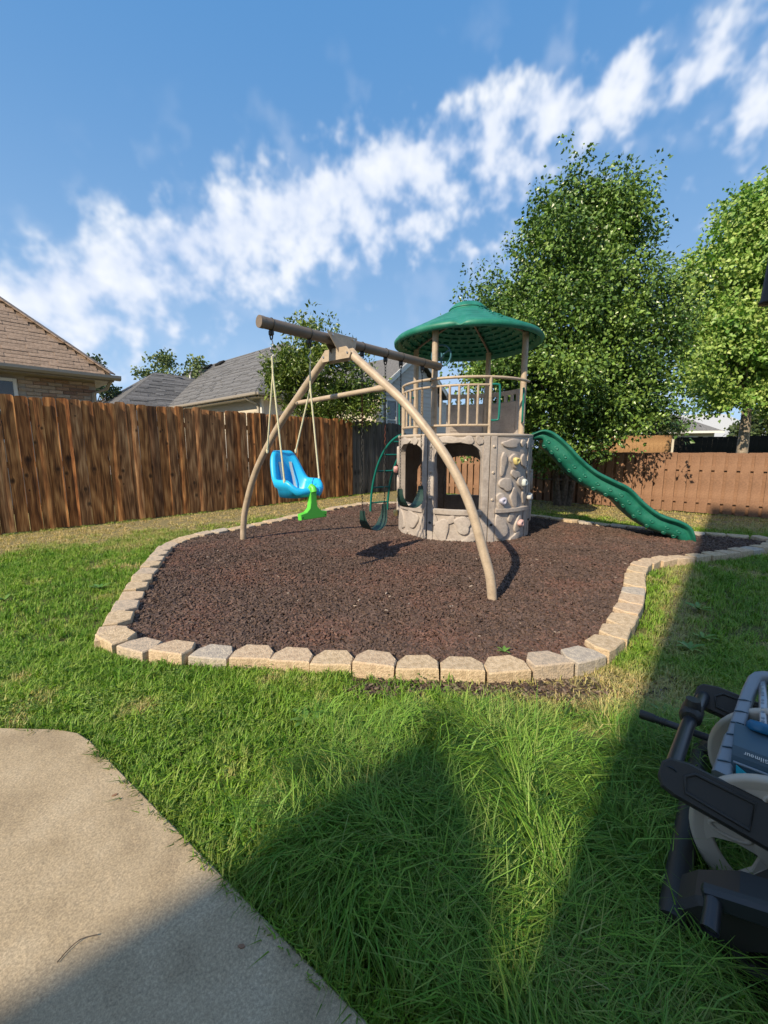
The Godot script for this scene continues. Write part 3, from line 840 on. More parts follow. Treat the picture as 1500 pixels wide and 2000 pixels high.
func tree(called, label, base, trunk_r, fork, shapes, count, cl, mat_, bark, c0, c1, gap, seed_, limbs, cscale):
	var r := RandomNumberGenerator.new(); r.seed = seed_
	var f := FastNoiseLite.new(); f.seed = seed_; f.frequency = 0.75; f.fractal_octaves = 2
	var t = thing(called, label, "tree", base)
	var vol = 0.0
	for s in shapes: vol += s[1].x * s[1].y * s[1].z * s[2]
	var xf = [[], [], []]; var cols = [[], [], []]; var pts = []
	for s in shapes:
		var spray = s[0]; var rr = 0.5
		var n = int(count * s[1].x * s[1].y * s[1].z * s[2] / vol)
		for i in n:
			if i % 13 == 0:      # a new spray of leaves
				var dd = Vector3(r.randfn(), r.randfn(), r.randfn()).normalized()
				rr = pow(r.randf(), 0.27)
				spray = s[0] + dd * s[1] * rr * (1.0 + 0.25 * f.get_noise_3dv(dd * 2.2 + s[0]))
			var p = spray + Vector3(r.randfn(), r.randfn() * 0.7, r.randfn()) * 0.20 * cscale
			if f.get_noise_3dv(p * 1.5) < gap: continue
			if p.y < 0.4: continue
			var k = r.randi() % 3
			var sc = r.randf_range(0.75, 1.25) * cscale
			xf[k].append(Transform3D(Basis(Vector3(r.randf_range(-.4, .4), 1, r.randf_range(-.4, .4)).normalized(), r.randf() * TAU).scaled(Vector3.ONE * sc), p - base))
			var cc = c0.lerp(c1, clampf(r.randf() * 0.8 + f.get_noise_3dv(p * 0.8) * 0.45, 0, 1))
			cols[k].append(cc)
			if rr < 0.85: pts.append(p - base)
	for k in 3:
		var o = multi(t, "crown", cl[k], xf[k], cols[k], mat_)
	var tr = MB.new()
	for fk in fork:   # [top offset, radius]
		var path = []; var rad = []
		for i in 9:
			var a = i / 8.0
			path.append(fk[2] + (fk[0] - fk[2]) * a + Vector3(sin(a * 5.0 + fk[1] * 90) * 0.06, 0, cos(a * 4.0 + fk[1] * 50) * 0.05) * a)
			rad.append(lerpf(fk[1], fk[1] * 0.22, a) * (1.25 if i == 0 else 1.0))
		tr.tube(path, rad, 9)
	part(t, "trunk", tr, bark)
	var lb = MB.new()
	for i in mini(limbs, pts.size()):
		var e = pts[(i * 37) % pts.size()]
		var fk = fork[i % fork.size()]
		var a = clampf((e.y - fk[2].y) / maxf(0.3, fk[0].y - fk[2].y) - r.randf_range(0.15, 0.35), 0.12 if called == "pear_tree" else 0.42, 0.9)
		var s = fk[2] + (fk[0] - fk[2]) * a
		var mid = (s + e) * 0.5 + Vector3(r.randf_range(-.1, .1), r.randf_range(-0.15, 0.05), r.randf_range(-.1, .1))
		var r0 = trunk_r * (0.34 - 0.22 * a)
		lb.tube([s, s.lerp(mid, 0.5) , mid, mid.lerp(e, 0.55), e], [r0, r0 * 0.8, r0 * 0.55, r0 * 0.35, r0 * 0.15], 5, false)
	part(t, "limbs", lb, bark)
	return t
func build_trees():
	var pear = []; var maple = []; var mag = []; var far = []
	for k in 3:
		pear.append(clump(18, 0.19, 0.075, 0.72, 40 + k, 0.55))
		maple.append(clump(20, 0.25, 0.088, 0.95, 50 + k, 0.2))
		mag.append(clump(14, 0.16, 0.125, 0.42, 60 + k, -0.25))
		far.append(clump(14, 0.42, 0.2, 0.8, 70 + k, 0.2))
	tree("pear_tree", "dark green glossy-leaved tree standing behind the slide by brown fence", P(4.1, 0, 9.45), 0.12,
		[[Vector3(0.1, 5.6, 0.1), 0.10, Vector3(0.05, 0, 0)], [Vector3(-0.7, 4.6, 0.0), 0.075, Vector3(-0.08, 0, 0.05)], [Vector3(0.9, 4.8, 0.1), 0.07, Vector3(0.14, 0, 0.06)]],
		[[P(3.95, 4.7, 9.0), Vector3(1.42, 1.75, 1.35), 1.0], [P(3.75, 3.2, 9.0), Vector3(1.95, 1.35, 1.5), 1.0], [P(2.35, 3.9, 9.1), Vector3(0.75, 1.1, 0.8), 1.2], [P(5.2, 3.7, 9.0), Vector3(0.85, 1.2, 0.9), 1.1], [P(4.75, 2.1, 8.75), Vector3(1.0, 0.75, 0.85), 1.1], [P(3.3, 1.9, 9.1), Vector3(1.2, 0.9, 0.8), 0.9], [P(5.45, 2.35, 8.8), Vector3(0.75, 0.55, 0.7), 1.1], [P(3.0, 1.55, 9.3), Vector3(0.95, 0.6, 0.5), 0.9], [P(4.3, 1.5, 9.0), Vector3(1.0, 0.5, 0.7), 0.8], [P(3.65, 6.1, 9.0), Vector3(0.42, 0.75, 0.45), 1.6], [P(4.6, 6.1, 9.0), Vector3(0.42, 0.85, 0.45), 1.6], [P(4.2, 5.9, 9.0), Vector3(0.9, 0.65, 0.7), 1.0]],
		6600, pear, M.leaf, M.bark, Color(.055, .125, .025), Color(.235, .38, .075), -0.34, 901, 90, 1.0)
	tree("maple_tree", "light yellow-green maple tree with pale trunk beyond the brown fence", P(9.55, 0, 11.05), 0.15,
		[[Vector3(0.0, 6.2, 0), 0.15, Vector3(0, 0, 0)]],
		[[P(9.7, 5.0, 11.2), Vector3(2.0, 2.3, 1.8), 1.0], [P(8.5, 3.5, 11.0), Vector3(1.15, 1.2, 1.2), 1.0], [P(10.9, 3.6, 11.0), Vector3(1.6, 1.3, 1.5), 1.0], [P(9.4, 6.9, 11.0), Vector3(0.95, 0.75, 0.8), 1.3], [P(9.9, 2.75, 10.6), Vector3(1.6, 0.6, 1.0), 0.8]],
		5200, maple, M.leaf_maple, M.bark_pale, Color(.14, .30, .045), Color(.50, .64, .19), -0.26, 902, 50, 1.0)
	tree("magnolia_bush", "broad-leaved green bush rising above the fence behind the swing beam", P(-1.7, 0, 11.85), 0.07,
		[[Vector3(-0.1, 4.0, 0.05), 0.06, Vector3(0, 0, 0)], [Vector3(0.6, 3.2, 0.05), 0.045, Vector3(0.08, 0, 0)], [Vector3(-0.7, 3.4, 0.1), 0.045, Vector3(-0.08, 0, 0)]],
		[[P(-1.75, 3.1, 11.8), Vector3(1.25, 1.15, 0.85), 1.0], [P(-0.85, 2.55, 11.6), Vector3(0.7, 0.6, 0.5), 1.1], [P(-2.1, 4.2, 11.8), Vector3(0.4, 0.6, 0.4), 1.5], [P(-1.3, 4.05, 11.8), Vector3(0.35, 0.5, 0.35), 1.4], [P(-2.6, 3.4, 11.8), Vector3(0.5, 0.7, 0.5), 1.2]],
		1500, mag, M.leaf, M.bark, Color(.08, .14, .025), Color(.24, .33, .06), -0.32, 903, 30, 1.0)
	tree("oak_tree", "distant green tree behind the grey roof at left", P(-11.7, 0, 24.5), 0.2, [[Vector3(0, 5.6, 0), 0.2, Vector3.ZERO]],
		[[P(-12.0, 5.3, 24.5), Vector3(1.6, 1.35, 1.3), 1.0], [P(-13.1, 5.4, 24.5), Vector3(0.9, 0.8, 0.9), 1.0], [P(-11.0, 5.2, 24.5), Vector3(0.9, 1.0, 0.9), 1.0]],
		330, far, M.leaf_far, M.bark, Color(.10, .16, .05), Color(.22, .28, .09), -0.25, 904, 25, 0.8)
	tree("oak_tree", "dark tree between the brick house corner and the grey roof", P(-14.3, 0, 20.6), 0.2, [[Vector3(0, 4.5, 0), 0.2, Vector3.ZERO]],
		[[P(-14.1, 3.9, 20.6), Vector3(1.0, 1.7, 1.1), 1.0]], 170, far, M.leaf_far, M.bark, Color(.03, .07, .025), Color(.08, .13, .05), -0.3, 905, 25, 0.7)
	for q in [["round dark hedge tree far behind the tower on the right", P(16.5, 0, 27.5), 906, 2.3, 2.6], ["low dark tree far right behind the black fence and maple", P(23.0, 0, 24.0), 907, 2.6, 2.4], ["leafy tree far behind the corner of the two fences", P(6.6, 0, 26.0), 908, 3.0, 2.6]]:
		tree("oak_tree", q[0], q[1], 0.18, [[Vector3(0, q[4] + 0.6, 0), 0.18, Vector3.ZERO]], [[q[1] + Vector3(0, q[4], 0), Vector3(q[3], q[4] * 0.55, 2.0), 1.0]], 420, far, M.leaf_far, M.bark, Color(.03, .06, .018), Color(.09, .13, .035), -0.4, q[2], 20, 1.0)

# ---------------------------------------------------------------- mulch bed
func build_bed():
	var e = thing("block_edging", "low ring of tan and grey trapezoid concrete blocks around the mulch bed", "edging", P(0, 0, 2.2))
	var org = P(0, 0, 2.2)
	var ms = []
	for k in 12:
		var b = MB.new()
		var jo = 0.119 + rng.randf_range(-0.003, 0.003); var ji = 0.070 + rng.randf_range(-0.006, 0.006)
		var poly = []
		for q in [Vector2(-jo, -0.085), Vector2(-0.04, -0.089), Vector2(0.045, -0.087), Vector2(jo, -0.085), Vector2(jo, 0.005), Vector2(ji, 0.085), Vector2(-ji, 0.085), Vector2(-jo, 0.005)]: poly.append(q + Vector2(rng.randf_range(-.003, .003), rng.randf_range(-.003, .003)))
		b.extrude(poly, T(Vector3.ZERO), 0.135, 0.007)
		ms.append(b.mesh(M.blocks[[0, 1, 2, 0, 2, 1, 0, 2, 0, 1, 3, 0][k]]))
	var n = BED.size(); var acc = 0.0; var step = 0.248
	for i in n:
		var a = BED[i]; var b = BED[(i + 1) % n]
		var len = a.distance_to(b)
		while acc < len:
			var p = a.lerp(b, acc / len)
			# smooth outward direction
			var t2 = (BED[(i + 2) % n] - BED[(i - 1 + n) % n]).normalized()
			var t3 = (b - a).normalized(); t2 = (t2 + t3).normalized()
			var inn = P(t2.y, 0, -t2.x)
			var mid = Vector2(p.x + inn.x * 0.3, p.y - inn.z * 0.3)
			if not Geometry2D.is_point_in_polygon(mid, BED): inn = -inn
			var bs = Basis(inn.cross(Vector3.UP), inn, Vector3.UP) * Basis(Vector3(0, 0, 1), rng.randf_range(-0.085, 0.085)) * Basis(Vector3.RIGHT, rng.randf_range(-0.07, 0.03)) * Basis(Vector3(0, 1, 0), rng.randf_range(-0.045, 0.045))
			part(e, "block", ms[rng.randi() % 12], null, Transform3D(bs, P(p.x, -0.052 + rng.randf_range(-0.010, 0.008), p.y) - org))
			acc += step
		acc -= len
	# rubber mulch nuggets
	var mm = thing("rubber_mulch", "dark brown shredded rubber mulch filling the play bed", "mulch", P(0, 0.03, 3.0))
	mm.set_meta("kind", "stuff")
	var tn := FastNoiseLite.new(); tn.seed = 4; tn.frequency = 0.9; tn.fractal_octaves = 3
	for k in 4:
		var b = MB.new()
		var c = []
		for q in 8:
			var s = Vector3(1 if q & 1 else -1, 1 if q & 2 else -1, 1 if q & 4 else -1)
			c.append(Vector3(s.x * rng.randf_range(0.6, 1.1), s.y * rng.randf_range(0.5, 1.0), s.z * rng.randf_range(0.6, 1.1)) * Vector3(0.017, 0.006, 0.0075))
		for f in [[0, 1, 3, 2], [5, 4, 6, 7], [4, 0, 2, 6], [1, 5, 7, 3], [2, 3, 7, 6], [4, 5, 1, 0]]: b.quad(c[f[3]], c[f[2]], c[f[1]], c[f[0]])
		var xs = []; var cs = []
		var want = 30000
		while xs.size() < want:
			# denser where it is near
			var d = 2.2 + pow(rng.randf(), 1.7) * 7.3
			var x = rng.randf_range(-2.8, 5.3)
			if not Geometry2D.is_point_in_polygon(Vector2(x, d), BED_IN): continue
			var bs = Basis.from_euler(Vector3(rng.randf_range(-.5, .5), rng.randf() * TAU, rng.randf_range(-.5, .5))).scaled(Vector3.ONE * rng.randf_range(0.5, 1.15) * (1.0 if d < 5 else 1.3))
			var hgt = 0.006 + 0.012 * rng.randf() + 0.012 * tn.get_noise_2d(x * 1.4, d * 1.4)
			xs.append(Transform3D(bs, P(x, hgt, d - 3.0)))
			var red = clampf(tn.get_noise_2d(x, d) * 0.8 + rng.randf_range(-0.3, 0.3), 0, 0.6)
			var g = rng.randf_range(0.6, 1.35)
			var col = Color(.098, .064, .052).lerp(Color(.165, .078, .058), red) * g
			if rng.randf() < 0.0025: col = Color(.32, .26, .22)
			cs.append(col)
		multi(mm, "nuggets", b.mesh(), xs, cs, M.mulch)

# ---------------------------------------------------------------- swing frame
func curve(pts, n = 24):
	var c := Curve3D.new()
	for i in pts.size():
		var a = pts[maxi(i - 1, 0)]; var b = pts[mini(i + 1, pts.size() - 1)]
		var t = (b - a) / 6.0
		c.add_point(pts[i], -t, t)
	c.bake_interval = 0.01
	var out = []
	var len = c.get_baked_length()
	for i in n + 1: out.append(c.sample_baked(len * i / n, true))
	return out
const BE := Vector3(-1.07, 2.373, -3.745)
const BD := Vector3(0.679, 0, -0.734)
const FN := Vector3(0.734, 0, 0.679)
func build_swing_frame():
	var org = P(-0.5, 0, 4.4)
	var s = thing("swing_frame", "tan metal swing frame with curved A-legs and long brown top beam", "swing frame", org)
	var bm = MB.new(); bm.tube([BE - org, BE + BD * 1.3 - org, BE + BD * 2.66 - org], 0.05, 20)
	part(s, "beam", bm, M.beam)
	var cp = MB.new(); cp.tube([BE - BD * 0.012 - org, BE + BD * 0.03 - org], 0.0525, 20)
	part(s, "end_cap", cp, M.beam)
	var lp = [P(-1.956, -0.08, 5.562), P(-1.94, 0.2, 5.55), P(-1.872, 0.512, 5.495), P(-1.658, 1.005, 5.324), P(-1.298, 1.512, 5.037), P(-0.986, 1.85, 4.788), P(-0.59, 2.25, 4.47)]
	var rp = [P(0.913, -0.08, 3.274), P(0.89, 0.2, 3.29), P(0.835, 0.425, 3.336), P(0.714, 0.844, 3.433), P(0.532, 1.227, 3.578), P(0.232, 1.65, 3.817), P(-0.024, 1.92, 4.022), P(-0.32, 2.215, 4.255)]
	for q in [lp, rp]:
		var pp = []
		for p in q: pp.append(p - org)
		var l = MB.new(); l.tube(curve(pp, 40), 0.041, 16)
		part(s, "leg", l, M.tan_metal)
	var cb = MB.new()
	var a = P(-0.99, 1.80, 4.79) - org; var b = P(0.02, 1.86, 3.99) - org
	cb.tube([a, a.lerp(b, 0.06), a.lerp(b, 0.12), a.lerp(b, 0.88), a.lerp(b, 0.94), b], [0.022, 0.028, 0.026, 0.026, 0.032, 0.036], 12)
	part(s, "crossbar", cb, M.tan_metal)
	for p in [a, b]:
		var bo = MB.new(); bo.tube([p + FN * -0.0 + Vector3(0.01, 0, 0.035), p + Vector3(0.02, 0, 0.05)], 0.012, 8)
		part(s, "bolt", bo, M.steel)
	# bracket that joins the legs under the beam
	var ax = P(-0.457, 2.373, 4.366) - org
	var fx = (rp[0] - lp[0]); fx.y = 0; fx = fx.normalized()
	var fz = fx.cross(Vector3.UP)
	var pl = [Vector2(-0.215, -0.15), Vector2(-0.19, -0.20), Vector2(0.19, -0.20), Vector2(0.215, -0.15), Vector2(0.15, -0.085), Vector2(-0.15, -0.085)]
	for sg in [-1, 1]:
		var br = MB.new(); br.extrude(pl, Transform3D(Basis(fx, Vector3.UP, fz), ax + fz * (0.05 * sg - 0.006)), 0.012, 0.002)
		var o = part(s, "bracket_plate", br, M.tan_metal)
		for q in [Vector2(-0.17, -0.15), Vector2(0.17, -0.15)]:
			var bo = MB.new(); var c = ax + fx * q.x + Vector3(0, q.y, 0) + fz * (0.05 * sg)
			bo.tube([c, c + fz * sg * 0.014], 0.011, 8); part(o, "bolt", bo, M.steel)
	for sg in [-1, 1]:
		var sd = MB.new()
		sd.extrude([Vector2(-0.20, 0.045), Vector2(0.20, 0.045), Vector2(0.17, -0.06), Vector2(0.07, -0.15), Vector2(-0.04, -0.15)], Transform3D(Basis(BD, Vector3.UP, BD.cross(Vector3.UP)), ax + fx * sg * 0.053 - BD.cross(Vector3.UP) * 0.003), 0.007, 0.001)
		var o = part(s, "saddle_plate", sd, M.beam if sg < 0 else M.tan_metal)
		for q in [-0.14, 0.14]:
			var c = ax + fx * sg * 0.058 + BD * q + Vector3(0, 0.02, 0)
			var bo = MB.new(); bo.tube([c, c + fx * sg * 0.012], 0.01, 8); part(o, "bolt", bo, M.steel)
	for d in [0.106, 0.52, 1.224, 1.60, 1.873, 2.294]:
		var c = BE + BD * d - org
		var hk = MB.new()
		var ring = []
		for k in 14: ring.append(c + (Vector3.UP * cos(k / 14.0 * TAU) + FN * sin(k / 14.0 * TAU)) * 0.053)
		hk.tube(ring, 0.004, 5, false, true)
		hk.box(Transform3D(Basis(BD, Vector3.UP, FN), c + Vector3(0, -0.072, 0)), Vector3(0.035, 0.045, 0.05), 0.008)
		hk.tube([c + Vector3(0, -0.085, 0) - FN * 0.024, c + Vector3(0, -0.125, 0) - FN * 0.012, c + Vector3(0, -0.125, 0) + FN * 0.012, c + Vector3(0, -0.085, 0) + FN * 0.024], 0.007, 6)
		part(s, "hanger", hk, M.hook)

# ---------------------------------------------------------------- swings
func chain(parent, a, b, mat_, called = "chain"):
	var m = MB.new()
	var d = (b - a); var len = d.length(); d = d / len
	var s1 = d.cross(FN).normalized(); var s2 = d.cross(s1)
	var n = int(len / 0.034)
	for i in n:
		var c = a + d * (i + 0.5) * len / n
		var sd = s1 if i % 2 else s2
		var ring = []
		for k in 8:
			var t = TAU * k / 8.0
			ring.append(c + d * cos(t) * 0.0225 + sd * sin(t) * 0.0095)
		m.tube(ring, 0.0035, 4, false, true)
	return part(parent, called, m, mat_)
func belt_swing(label, d0, d1, h0, h1, hb, coated, sway):
	var c0 = BE + BD * d0; var c1 = BE + BD * d1
	var org = Vector3((c0.x + c1.x) * 0.5, hb, (c0.z + c1.z) * 0.5)
	var s = thing("belt_swing", label, "swing", org, "belt swings on chains")
	var e0 = Vector3(c0.x, h0, c0.z) + sway - org; var e1 = Vector3(c1.x, h1, c1.z) + sway - org
	var i = 0
	for q in [[c0 - org, e0], [c1 - org, e1]]:
		var top = q[0] + Vector3(0, -0.125, 0)
		if coated:
			var a = top.lerp(q[1], [0.16, 0.42][i]); var b = top.lerp(q[1], [0.43, 0.60][i])
			chain(s, top, a, M.chain); chain(s, a, b, M.rust, "rusty_chain"); chain(s, b, q[1], M.chain)
		else: chain(s, top, q[1], M.chain)
		i += 1
	# belt: a strap that hangs in a U, its width across FN
	var rows = []; var under = []
	var prof = []
	for k in 29:
		var t = k / 28.0
		var a = PI * t
		var base = e0.lerp(e1, 0.5 - 0.5 * cos(a) * (1.0 + 0.0 * t))
		var dep = lerpf(e0.y, e1.y, t)
		base.y = dep * (1.0 - pow(sin(a), 0.7)) 
		prof.append(base)
	for k in 29:
		var tg = (prof[mini(k + 1, 28)] - prof[maxi(k - 1, 0)]).normalized()
		var nn = tg.cross(FN).normalized()
		if nn.dot(Vector3.UP) < 0 and k > 6 and k < 22: nn = -nn
		var wd = 0.075 * (0.55 + 0.45 * smooth(0.0, 0.22, minf(k, 28 - k) / 28.0))
		var r1 = PackedVector3Array(); var r2 = PackedVector3Array()
		for j in 5:
			var u = j / 2.0 - 1.0
			r1.append(prof[k] + FN * u * wd + nn * (0.004 - 0.004 * u * u)); r2.append(prof[k] + FN * u * wd - nn * 0.004)
		rows.append(r1); under.append(r2)
	var m = MB.new(); m.grid(rows); m.grid(under, false, false, true)
	for k in 28:
		m.quad(rows[k][0], rows[k + 1][0], under[k + 1][0], under[k][0]); m.quad(rows[k + 1][4], rows[k][4], under[k][4], under[k + 1][4])
	part(s, "belt", m, M.belt)
	for e in [e0, e1]:
		var tr = MB.new()
		tr.tube([e + FN * 0.03, e + Vector3(0, 0.035, 0), e - FN * 0.03, e + FN * 0.03], 0.004, 5)
		part(s, "end_ring", tr, M.chain)
	return s
func build_swings():
	# toddler bucket swing
	var cc = BE + BD * 0.313
	var org = Vector3(cc.x, 0.89, cc.z)
	var s = thing("toddler_swing", "bright blue toddler bucket swing with lime green T-bar and ropes", "swing", org, "", Basis(BD, Vector3.UP, FN))
	var n = 56
	var loops = []
	for r in 10: loops.append(PackedVector3Array())
	for k in n:
		var a = TAU * k / n                       # 0 at the front (+z), to +x
		var sx = sin(a); var cz = cos(a)
		var e = 0.72
		var ux = signf(sx) * pow(absf(sx), e); var uz = signf(cz) * pow(absf(cz), e)
		var front = maxf(uz, 0.0); var back = maxf(-uz, 0.0)
		var rim = Vector3(ux * 0.185, 0, uz * (0.235 if uz > 0 else 0.175))
		var bk = smooth(-0.15, -0.95, cz)
		rim.y = lerpf(0.10, 0.37, bk) - 0.075 * smooth(0.35, 0.95, cz)
		rim.x *= lerpf(1.0, 0.9, bk)
		rim.z -= bk * 0.04
		var out = Vector3(ux, 0, uz).normalized()
		var fl = Vector3(ux * 0.135, -0.055, uz * 0.14 + 0.0)
		var th = 0.03 + 0.012 * front
		loops[0].append(fl * Vector3(0.4, 1, 0.4) + Vector3(0, -0.012, 0))
		loops[1].append(fl * Vector3(1.08, 1, 1.08) + Vector3(0, -0.008, 0))
		loops[2].append(fl.lerp(rim, 0.45) + out * (0.012 + 0.02 * front))
		loops[3].append(rim + out * th * 0.6 + Vector3(0, -0.065, 0))
		loops[4].append(rim + out * th + Vector3(0, -0.02, 0))
		loops[5].append(rim + out * th * 0.5 + Vector3(0, 0.012, 0))
		loops[6].append(rim - out * th * 0.4 + Vector3(0, 0.008, 0))
		loops[7].append(rim - out * th + Vector3(0, -0.03, 0))
		loops[8].append(fl.lerp(rim, 0.3) - out * 0.014)
		loops[9].append(fl * Vector3(0.75, 1, 0.75) + Vector3(0, 0.02, 0))
	var b = MB.new(); b.grid(loops, true)
	var ci = loops[9]
	for k in n: b.tri(Vector3(0, -0.035, 0.0), ci[k], ci[(k + 1) % n]); b.tri(Vector3(0, -0.067, 0.0), loops[0][(k + 1) % n], loops[0][k])
	part(s, "bucket_seat", b, M.blue)
	var gv = MB.new()
	for x in [0.055]: gv.tube(curve([Vector3(x, -0.04, 0.295), Vector3(x, 0.03, 0.297), Vector3(x, 0.075, 0.255), Vector3(x, 0.03, 0.19), Vector3(x, -0.02, 0.14)], 14), 0.004, 6)
	part(s, "front_seam", gv, M.blue)
	for x in [-0.065, 0.055]:
		var st = MB.new()
		var pp = [Vector3(x, 0.27, -0.172), Vector3(x * 1.05, 0.12, -0.128), Vector3(x * 1.1, 0.0, -0.085), Vector3(x * 1.15, -0.03, 0.03)]
		var lf = PackedVector3Array(); var rt = PackedVector3Array()
		for p in curve(pp, 10): lf.append(p + Vector3(-0.015, 0, 0.012)); rt.append(p + Vector3(0.015, 0, 0.012))
		st.grid([lf, rt])
		for k in 10: st.quad(lf[k] - Vector3(0, 0, 0.003), lf[k + 1] - Vector3(0, 0, 0.003), rt[k + 1] - Vector3(0, 0, 0.003), rt[k] - Vector3(0, 0, 0.003))
		part(s, "strap", st, M.white)
	var tb = MB.new()
	tb.extrude([Vector2(-0.15, -0.25), Vector2(0.15, -0.25), Vector2(0.155, -0.195), Vector2(0.085, -0.18), Vector2(0.048, -0.145), Vector2(0.038, -0.09), Vector2(0.036, 0.045), Vector2(-0.036, 0.045), Vector2(-0.038, -0.09), Vector2(-0.048, -0.145), Vector2(-0.085, -0.18), Vector2(-0.155, -0.195)], T(Vector3(0, 0, 0.235)), 0.045, 0.008)
	tb.tube([Vector3(0, 0.0, 0.285), Vector3(0, 0.035, 0.275), Vector3(0, 0.05, 0.24)], 0.03, 10)
	var tp = part(s, "t_bar", tb, M.lime)
	for x in [-0.13, 0.13]:
		var bo = MB.new(); bo.tube([Vector3(x, -0.228, 0.278), Vector3(x, -0.228, 0.283)], 0.007, 8); part(tp, "screw", bo, M.hook)
	var k = 0
	for sd in [-1, 1]:
		var top = Vector3(sd * 0.207, 2.373 - 0.89 - 0.14, 0)
		var split = top + Vector3(0, -0.28 if sd < 0 else -0.36, 0)
		var hk = MB.new()
		hk.tube(curve([top + Vector3(0, 0.02, 0), top + Vector3(0.014, -0.03, 0), top + Vector3(-0.014, -0.07, 0), top + Vector3(0.012, -0.11, 0), top + Vector3(0, -0.14, 0)], 20), 0.005, 6)
		part(s, "s_hook", hk, M.steel)
		for e in [Vector3(sd * 0.165, 0.375, -0.215), Vector3(sd * 0.20, 0.105, 0.11)]:
			var rp = MB.new()
			rp.tube([top + Vector3(0, -0.13, 0), split, split.lerp(e, 0.5), e], 0.0085, 8)
			part(s, "rope", rp, M.rope)
			var kn = MB.new(); kn.tube([e + Vector3(0, 0.02, 0), e, e + Vector3(0, -0.02, 0)], [0.009, 0.014, 0.009], 8); part(s, "knot", kn, M.rope)
	belt_swing("dark green belt swing hanging lowest, beside the climbing ladder", 1.224, 1.60, 0.585, 0.625, 0.34, true, Vector3(-0.01, 0, 0))
	belt_swing("dark green belt swing hanging higher, before the arched tower doorway", 1.873, 2.294, 0.79, 0.80, 0.54, false, Vector3(0, 0, 0))

# ---------------------------------------------------------------- play tower
const TR := 1.0          # outer wall radius
const DH := 1.49         # deck height
func pol(a, y, r = TR):  # a in degrees, 0 towards the camera, positive to the right
	return Vector3(sin(deg_to_rad(a)) * r, y, cos(deg_to_rad(a)) * r)
func ring_panel(a0, a1, y0, y1, r0, r1, open = null):
	# curved panel, optionally with an opening: open = [a_left, a_right, bottom, springing, rise]
	var b = MB.new()
	var steps = 26
	var top_at = func(a):
		if open == null or a <= open[0] or a >= open[1]: return -1.0
		var u = (a - open[0]) / (open[1] - open[0]) * 2.0 - 1.0
		return open[3] + open[4] * sqrt(maxf(0.0, 1.0 - pow(absf(u), 2.6)))
	var cuts = []
	for i in steps + 1: cuts.append(lerpf(a0, a1, float(i) / steps))
	if open != null:
		for q in [open[0], open[1]]: cuts.append(q)
	cuts.sort()
	for i in cuts.size() - 1:
		var l = cuts[i]; var r = cuts[i + 1]
		if r - l < 0.001: continue
		var m = (l + r) * 0.5
		var spans = [[y0, y0, y1, y1]]
		if open != null and m > open[0] and m < open[1]:
			spans = [[y0, y0, open[2], open[2]], [maxf(top_at.call(l), open[3]), maxf(top_at.call(r), open[3]), y1, y1]]
		for s in spans:
			for f in [[r0, false], [r1, true]]:
				var A = pol(l, s[0], f[0]); var B = pol(r, s[1], f[0]); var C = pol(r, s[3], f[0]); var D = pol(l, s[2], f[0])
				var base = b.v.size()
				var k = -1.0 if f[1] else 1.0
				b.vert(A, pol(l, 0, 1) * k); b.vert(B, pol(r, 0, 1) * k); b.vert(C, pol(r, 0, 1) * k); b.vert(D, pol(l, 0, 1) * k)
				if f[1]: b.ix.append_array([base, base + 1, base + 2, base, base + 2, base + 3])
				else: b.ix.append_array([base, base + 2, base + 1, base, base + 3, base + 2])
			b.quad(pol(l, s[2], r0), pol(r, s[3], r0), pol(r, s[3], r1), pol(l, s[2], r1))
			b.quad(pol(l, s[0], r1), pol(r, s[1], r1), pol(r, s[1], r0), pol(l, s[0], r0))
	b.quad(pol(a0, y0, r1), pol(a0, y0, r0), pol(a0, y1, r0), pol(a0, y1, r1))
	b.quad(pol(a1, y0, r0), pol(a1, y0, r1), pol(a1, y1, r1), pol(a1, y1, r0))
	if open != null:
		b.quad(pol(open[0], open[2], r0), pol(open[0], open[2], r1), pol(open[0], open[3], r1), pol(open[0], open[3], r0))
		b.quad(pol(open[1], open[2], r1), pol(open[1], open[2], r0), pol(open[1], open[3], r0), pol(open[1], open[3], r1))
	return b
func stone(a, y, wd, ht, seed_, hgt = 0.028, turn = 0.0):
	# moulded stone: a lumpy rounded relief on the outside of the wall; wd and ht in metres
	var r := RandomNumberGenerator.new(); r.seed = seed_
	var n = 18
	var ph = [r.randf() * TAU, r.randf() * TAU, r.randf() * TAU]
	var rows = []
	for lv in [[1.0, -0.004], [0.97, 0.55], [0.9, 0.85], [0.78, 1.0], [0.45, 1.03], [0.02, 1.04]]:
		var row = PackedVector3Array()
		for k in n:
			var t = TAU * k / n
			var q = 1.0 + 0.20 * sin(2 * t + ph[0]) + 0.13 * sin(3 * t + ph[1]) + 0.06 * sin(5 * t + ph[2])
			var px = cos(t) * wd * 0.5 * q; var py = sin(t) * ht * 0.5 * q
			var ux = px * cos(turn) - py * sin(turn); var uy = px * sin(turn) + py * cos(turn)
			var sc = 1.0 - (1.0 - lv[0]) * (1.0 if lv[0] < 0.5 else 0.62)
			row.append(pol(a + rad_to_deg(ux * sc / TR), clampf(y + uy * sc, 0.004, DH - 0.03), TR + hgt * lv[1]))
		rows.append(row)
	var b = MB.new(); b.grid(rows, true)
	return b
func arc(a0, a1, y, r, n): 
	var o = []
	for i in n + 1: o.append(pol(lerpf(a0, a1, float(i) / n), y, r))
	return o
